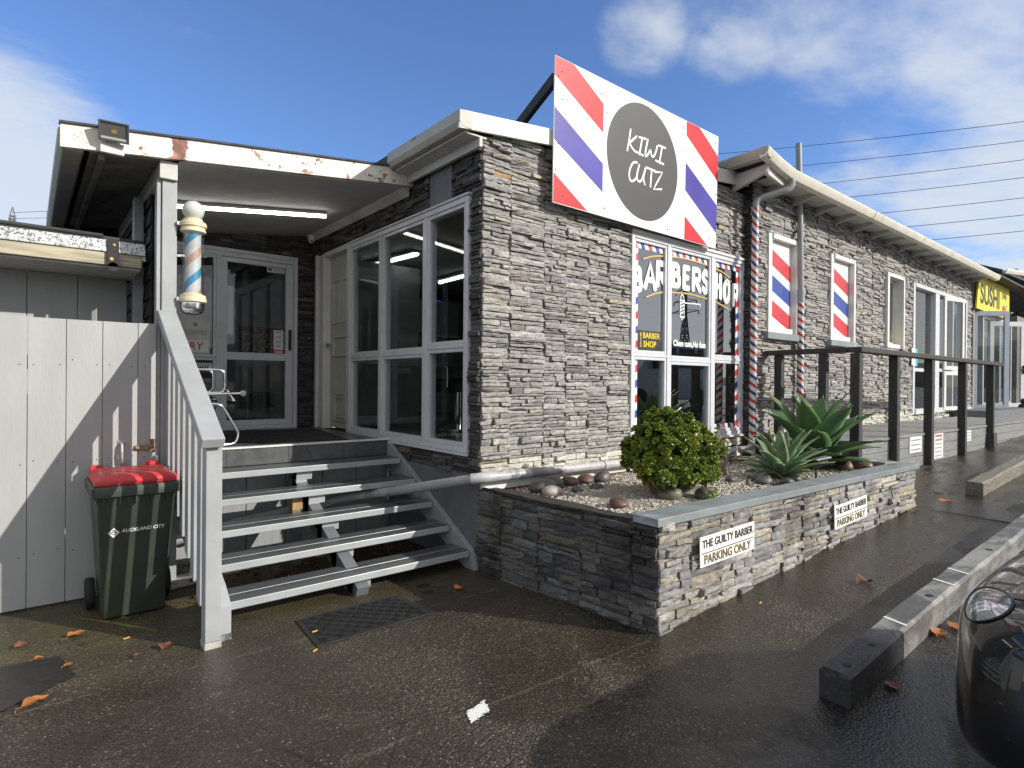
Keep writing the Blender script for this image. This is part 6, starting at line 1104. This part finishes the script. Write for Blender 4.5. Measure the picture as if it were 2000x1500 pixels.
tag(mb.build('painted_marking', 'sign_white'), kind='structure')
mb = MB(); FJ, lj = line_frame((3.96, -1.76), (3.86, -2.56)); mb.fbox(FJ, 0, lj, gz(3.9)-.02, gz(3.9)+.003, -.008, .008); tag(mb.build('path_joint', 'black_rubber'), kind='structure')
for (a, b, c, d, lb) in ((-.575, -.49, -.075, -.02, 'dark broken drain slot in the concrete touching the lowest step shadow'), (-.60, -.53, -.20, -.15, 'second dark drain slot in the concrete, farther out from the lowest step')):
    mb = MB(); mb.box(a, b, c, d, .001, .004); tag(mb.build('drain_slot', 'black_rubber'), lb, 'drain', 'drain slots below the steps')
mb = MB(); r = random.Random(91)
for i in range(420):
    x, y = r.uniform(-1.85, -.1), r.uniform(.45, 1.42); 
    if r.random() > .35+.65*abs(math.sin(x*4)): continue
    d = Vector((r.gauss(0, 1), r.gauss(0, 1), r.gauss(0, .35))).normalized(); leafpad(mb, (x, y, r.uniform(.004, .03)), d, Vector((r.gauss(0, .4), r.gauss(0, .4), 1)), r.uniform(.03, .07), r.uniform(.02, .045), tuple(r.uniform(.3, 1.2)*k for k in (1, .9, .8)))
tag(mb.build('leaf_litter', 'dead_dark', colors=True), 'brown leaf litter gathered on the ground under the steps', 'leaf litter', kind='stuff')
def fallen(x, y, L_, W_, az, mat, lb, curl=.35, seed=0):
    L_ *= .82; W_ *= 1.35
    r = random.Random(seed); m = MB(); z = gz(x)+.004; K = 10; vs = []
    for i in range(K+1):
        s = i/K; w_ = W_*math.sin(math.pi*min(1, s*1.0+.04))**.7*(1-.25*s); zz = z+.003+curl*L_*(.20*math.sin(s*math.pi*1.3+seed)**2)
        for j in range(7): t = j/6*2-1; vs.append((x+math.cos(az)*(s-.5)*L_-math.sin(az)*t*w_/2*(1+.18*r.uniform(-1, 1)), y+math.sin(az)*(s-.5)*L_+math.cos(az)*t*w_/2*(1+.18*r.uniform(-1, 1)), zz+abs(t)**1.5*w_*curl*.38+r.uniform(-.002, .003)))
    m.add(vs, [(i*7+j, i*7+j+1, (i+1)*7+j+1, (i+1)*7+j) for i in range(K) for j in range(6)], 0, tuple(r.uniform(.8, 1.2) for _ in range(1))*3)
    m.tube([(x-math.cos(az)*L_*.5, y-math.sin(az)*L_*.5, z+.004), (x-math.cos(az)*L_*.75, y-math.sin(az)*L_*.72, z+.006), (x-math.cos(az+.3)*L_*.95, y-math.sin(az+.3)*L_*.95, z+.004)], .0018, 6)
    o = m.build('fallen_leaf', mat, colors=True, smooth=40); tag(o, lb, 'leaf', 'fallen leaves on the wet ground')
for i, a in enumerate(((-2.648, -.275, .13, .06, .5, 'dead_leaf', 'largest bright orange curled leaf beside the utility cover plate', .35), (-2.466, .445, .11, .06, .3, 'dead_leaf', 'orange crumpled leaf on the sunny concrete near the fence', .5), (-2.70, .46, .09, .05, .7, 'dead_dark', 'dark red crumpled leaf lying closest to the fence foot', .6), (-2.635, .232, .05, .03, .2, 'dead_leaf', 'tiny orange leaf scrap above the cover plate', .3),
        (-2.24, -.048, .045, .035, 1, 'dead_dark', 'tiny red leaf scrap between newel foot and cover plate', .5), (-.37, -.26, .075, .06, .25, 'dead_leaf', 'reddish leaf with long stalk in the shade beside the planter', .45), (1.60, -2.13, .13, .09, -.4, 'dead_dark', 'dark purple curled leaf on the path between planter and wheel stop', .7), (1.13, -2.66, .12, .075, .1, 'dead_leaf', 'torn pink brown leaf wet against the wheel stop', .4),
        (1.27, -2.715, .14, .09, .4, 'dead_leaf', 'broad pink brown leaf beside the car bumper', .3), (4.35, -1.90, .18, .10, -.2, 'dead_leaf', 'flat orange leaf on the path by the expansion joint', .2), (.42, -2.66, .08, .06, .9, 'dead_dark', 'dark sodden leaf at the near end of the wheel stop', .4), (-2.52, .05, .05, .03, .4, 'dead_leaf', 'small pale leaf lying on the cover plate', .2), (3.75, -1.80, .10, .06, .3, 'dead_dark', 'brown leaf caught at the far foot of the planter', .4), (-2.1, -.02, .10, .06, .9, 'dead_dark', 'dark leaf tucked beside the newel foot', .5))): fallen(*a, seed=i)
for (x, y, az, lb) in ((-2.255, .235, .2, 'orange cigarette butt in the shadow of the newel post'), (-1.50, -.56, .5, 'orange cigarette butt at the near corner of the door mat'), (-1.42, -.35, .2, 'yellowish cigarette butt lying on the door mat'), (.85, -1.80, .1, 'cigarette butt on the path in front of the planter')):
    m = MB(); z = gz(x)+(.016 if lb.endswith('lying on the door mat') else .005); m.tube([(x-.016*math.cos(az), y-.016*math.sin(az), z), (x+.016*math.cos(az), y+.016*math.sin(az), z)], .0042, 10); tag(m.build('cigarette_butt', 'butt'), lb, 'cigarette butt', 'cigarette butts on the ground')
m = MB(); m.hexa([(-1.96, .93, .0), (-1.72, .98, .0), (-1.75, 1.16, .0), (-1.95, 1.1, .0), (-1.94, .95, .055), (-1.76, .99, .05), (-1.78, 1.12, .05), (-1.93, 1.08, .05)]); tag(m.build('broken_paver', 'kerb', bevel=.01), 'broken pale concrete lump under the side of the steps', 'paver')

# ================================================================== far things
def pylon(base, H, label):
    t = thing('pylon', label, 'pylon', base, 'steel lattice pylons'); m = MB(); B = Vector(base); w0, w1, zt = H*.13, H*.022, H*.70; thk = H*.0042
    hw = lambda z: (w0+(w1-w0)*min(1, z/zt))/2 if z < zt else w1/2
    nb = 9; zs = [zt*(1-(1-i/nb)**1.5) for i in range(nb+1)]+[H*.77, H*.84, H*.91, H*.97]
    for sx in (-1, 1):
        for sy in (-1, 1): m.tube([B+Vector((sx*hw(z), sy*hw(z), z)) for z in zs], thk*1.5, 4)
    for z0, z1 in zip(zs, zs[1:]):
        a, b = hw(z0), hw(z1)
        for k in range(4):
            c = [(-1, -1), (1, -1), (1, 1), (-1, 1)]; p, q = c[k], c[(k+1) % 4]
            m.tube([B+Vector((p[0]*a, p[1]*a, z0)), B+Vector((q[0]*b, q[1]*b, z1))], thk, 4); m.tube([B+Vector((q[0]*a, q[1]*a, z0)), B+Vector((p[0]*b, p[1]*b, z1))], thk, 4); m.tube([B+Vector((p[0]*b, p[1]*b, z1)), B+Vector((q[0]*b, q[1]*b, z1))], thk, 4)
    m.build('tower', 'pylon', t); m = MB()
    for z, l_ in ((H*.72, H*.15), (H*.82, H*.125), (H*.92, H*.10)):
        for s in (-1, 1):
            tip = B+Vector((0, s*l_, z+H*.01))
            for sx in (-1, 1): m.tube([B+Vector((sx*w1/2, s*w1/2, z)), tip], thk, 4); m.tube([B+Vector((sx*w1/2, s*w1/2, z+H*.035)), tip], thk, 4)
            m.tube([tip, tip-Vector((0, 0, H*.035))], thk*1.3, 4)
    for sx in (-1, 1): m.tube([B+Vector((sx*w1/2, 0, H*.97)), B+Vector((0, 0, H*1.02))], thk, 4)
    m.build('cross_arm', 'pylon', t); return t
pylon((-5.2, 162.5, -2), 39.6, 'far lattice pylon top showing above the lean-to roof'); pylon((172, -114, 0), 36, 'lattice pylon across the car park mirrored in the front window')
hz = [42.8, 39.3, 35.6, 32.9, 29.7, 27.1, 24.6]; he = [39.6, 37.0, 34.5, 31.9, 29.0, 26.5, 24.2]; od = ['topmost', 'second', 'third', 'fourth', 'fifth', 'sixth', 'lowest']
for i in range(7):
    A = Vector((-5.2, 162.5+(i%2*2-1)*3, 36.5-(i//2)*3.6)); B1 = Vector((85.3, 59.9, hz[i]-1.0)); C1 = Vector((118.2, .2, he[i]+.9)); D1 = C1+(C1-B1)*1.1+Vector((0, 0, 2)); m = MB(); P = []
    for k in range(25):
        t = k/24; P.append(B1.lerp(C1, t*1.6)+Vector((0, 0, -.55*math.sin(min(1, t*1.6)*math.pi)))) 
    m.tube([A, A.lerp(B1, .4)-Vector((0, 0, 2)), A.lerp(B1, .75)-Vector((0, 0, 1.2))]+P, .042, 6); tag(m.build('power_line', 'wire', smooth=60), f'{od[i]} of the seven power lines crossing the sky above the long gutter', 'power line', 'power lines behind the roof')
tr = thing('bushy_tree', 'dark bushy tree top behind the sushi shop roof', 'tree', (52, 5.0, .8)); m = MB(); r = random.Random(31)
for i in range(2600):
    d = Vector((r.gauss(0, 1), r.gauss(0, 1), r.gauss(0, .9))).normalized(); c = r.choice(((52, 5, 7.6), (53.5, 4.2, 8.3), (51, 6.2, 7.0), (54, 6, 7.4), (52.5, 3.6, 6.4))); p = Vector(c)+d*2.3*r.uniform(.3, 1)**.5; q = Vector((r.gauss(0, 1), r.gauss(0, 1), r.gauss(0, 1))).normalized(); leafpad(m, p, q, q.orthogonal(), r.uniform(.25, .5), r.uniform(.15, .3), tuple(r.uniform(.6, 1.3) for _ in range(1))*3)
m.build('crown', 'foliage', tr, colors=True); m = MB(); m.tube([(52, 5, .6), (52.1, 5, 3), (52.3, 5.1, 6), (52.6, 5, 8)], [.35, .28, .2, .08], 10); m.tube([(52.1, 5, 4), (53.3, 4.4, 7.5)], [.18, .06], 8); m.tube([(52.1, 5, 3.6), (51, 6, 6.6)], [.18, .06], 8); m.build('trunk', 'bark', tr)
# a van parked across the lot: only its mirror image shows, in the lower panes of the front window
vn = thing('parked_van', 'pale van across the car park mirrored in the lower front window panes', 'van', (13.0, -8.2, 0)); m = MB(); vx, vy, vz = 10.2, -8.9, gz(13)
M['van'] = plain('van_paint', (.42, .43, .43), .3, var=.04, bump=0, coat=.5)
prof = [(0, .35), (0, 1.0), (.25, 1.12), (.95, 1.28), (1.55, 1.95), (2.0, 2.08), (4.8, 2.1), (4.9, 1.95), (4.95, .4), (4.6, .3), (.3, .3)]
m.prism([(vx+a, vy, vz+b) for a, b in prof], (0, 1.75, 0)); m.build('body', 'van', vn, bevel=.05, seg=3); m = MB()
for a, b in ((1.75, 2.7), (2.85, 3.7), (3.85, 4.7)): m.box(vx+a, vx+b, vy+1.752, vy+1.762, vz+1.3, vz+1.92)
m.build('side_window', 'car_black', vn); m = MB(); m.box(vx+1.5, vx+1.6, vy+1.76, vy+1.95, vz+1.25, vz+1.55); m.build('wing_mirror', 'car_black', vn, bevel=.02)
for a in (.9, 3.95):
    for yy in (vy+.05, vy+1.7): m = MB(); m.lathe([(.15, -.1), (.32, -.1), (.34, 0), (.32, .1), (.15, .1)], (vx+a, yy, vz+.34), 24, ax=(Vector((1, 0, 0)), Vector((0, 0, 1)), Vector((0, 1, 0)))); m.build('wheel', 'tyre', vn, smooth=40)
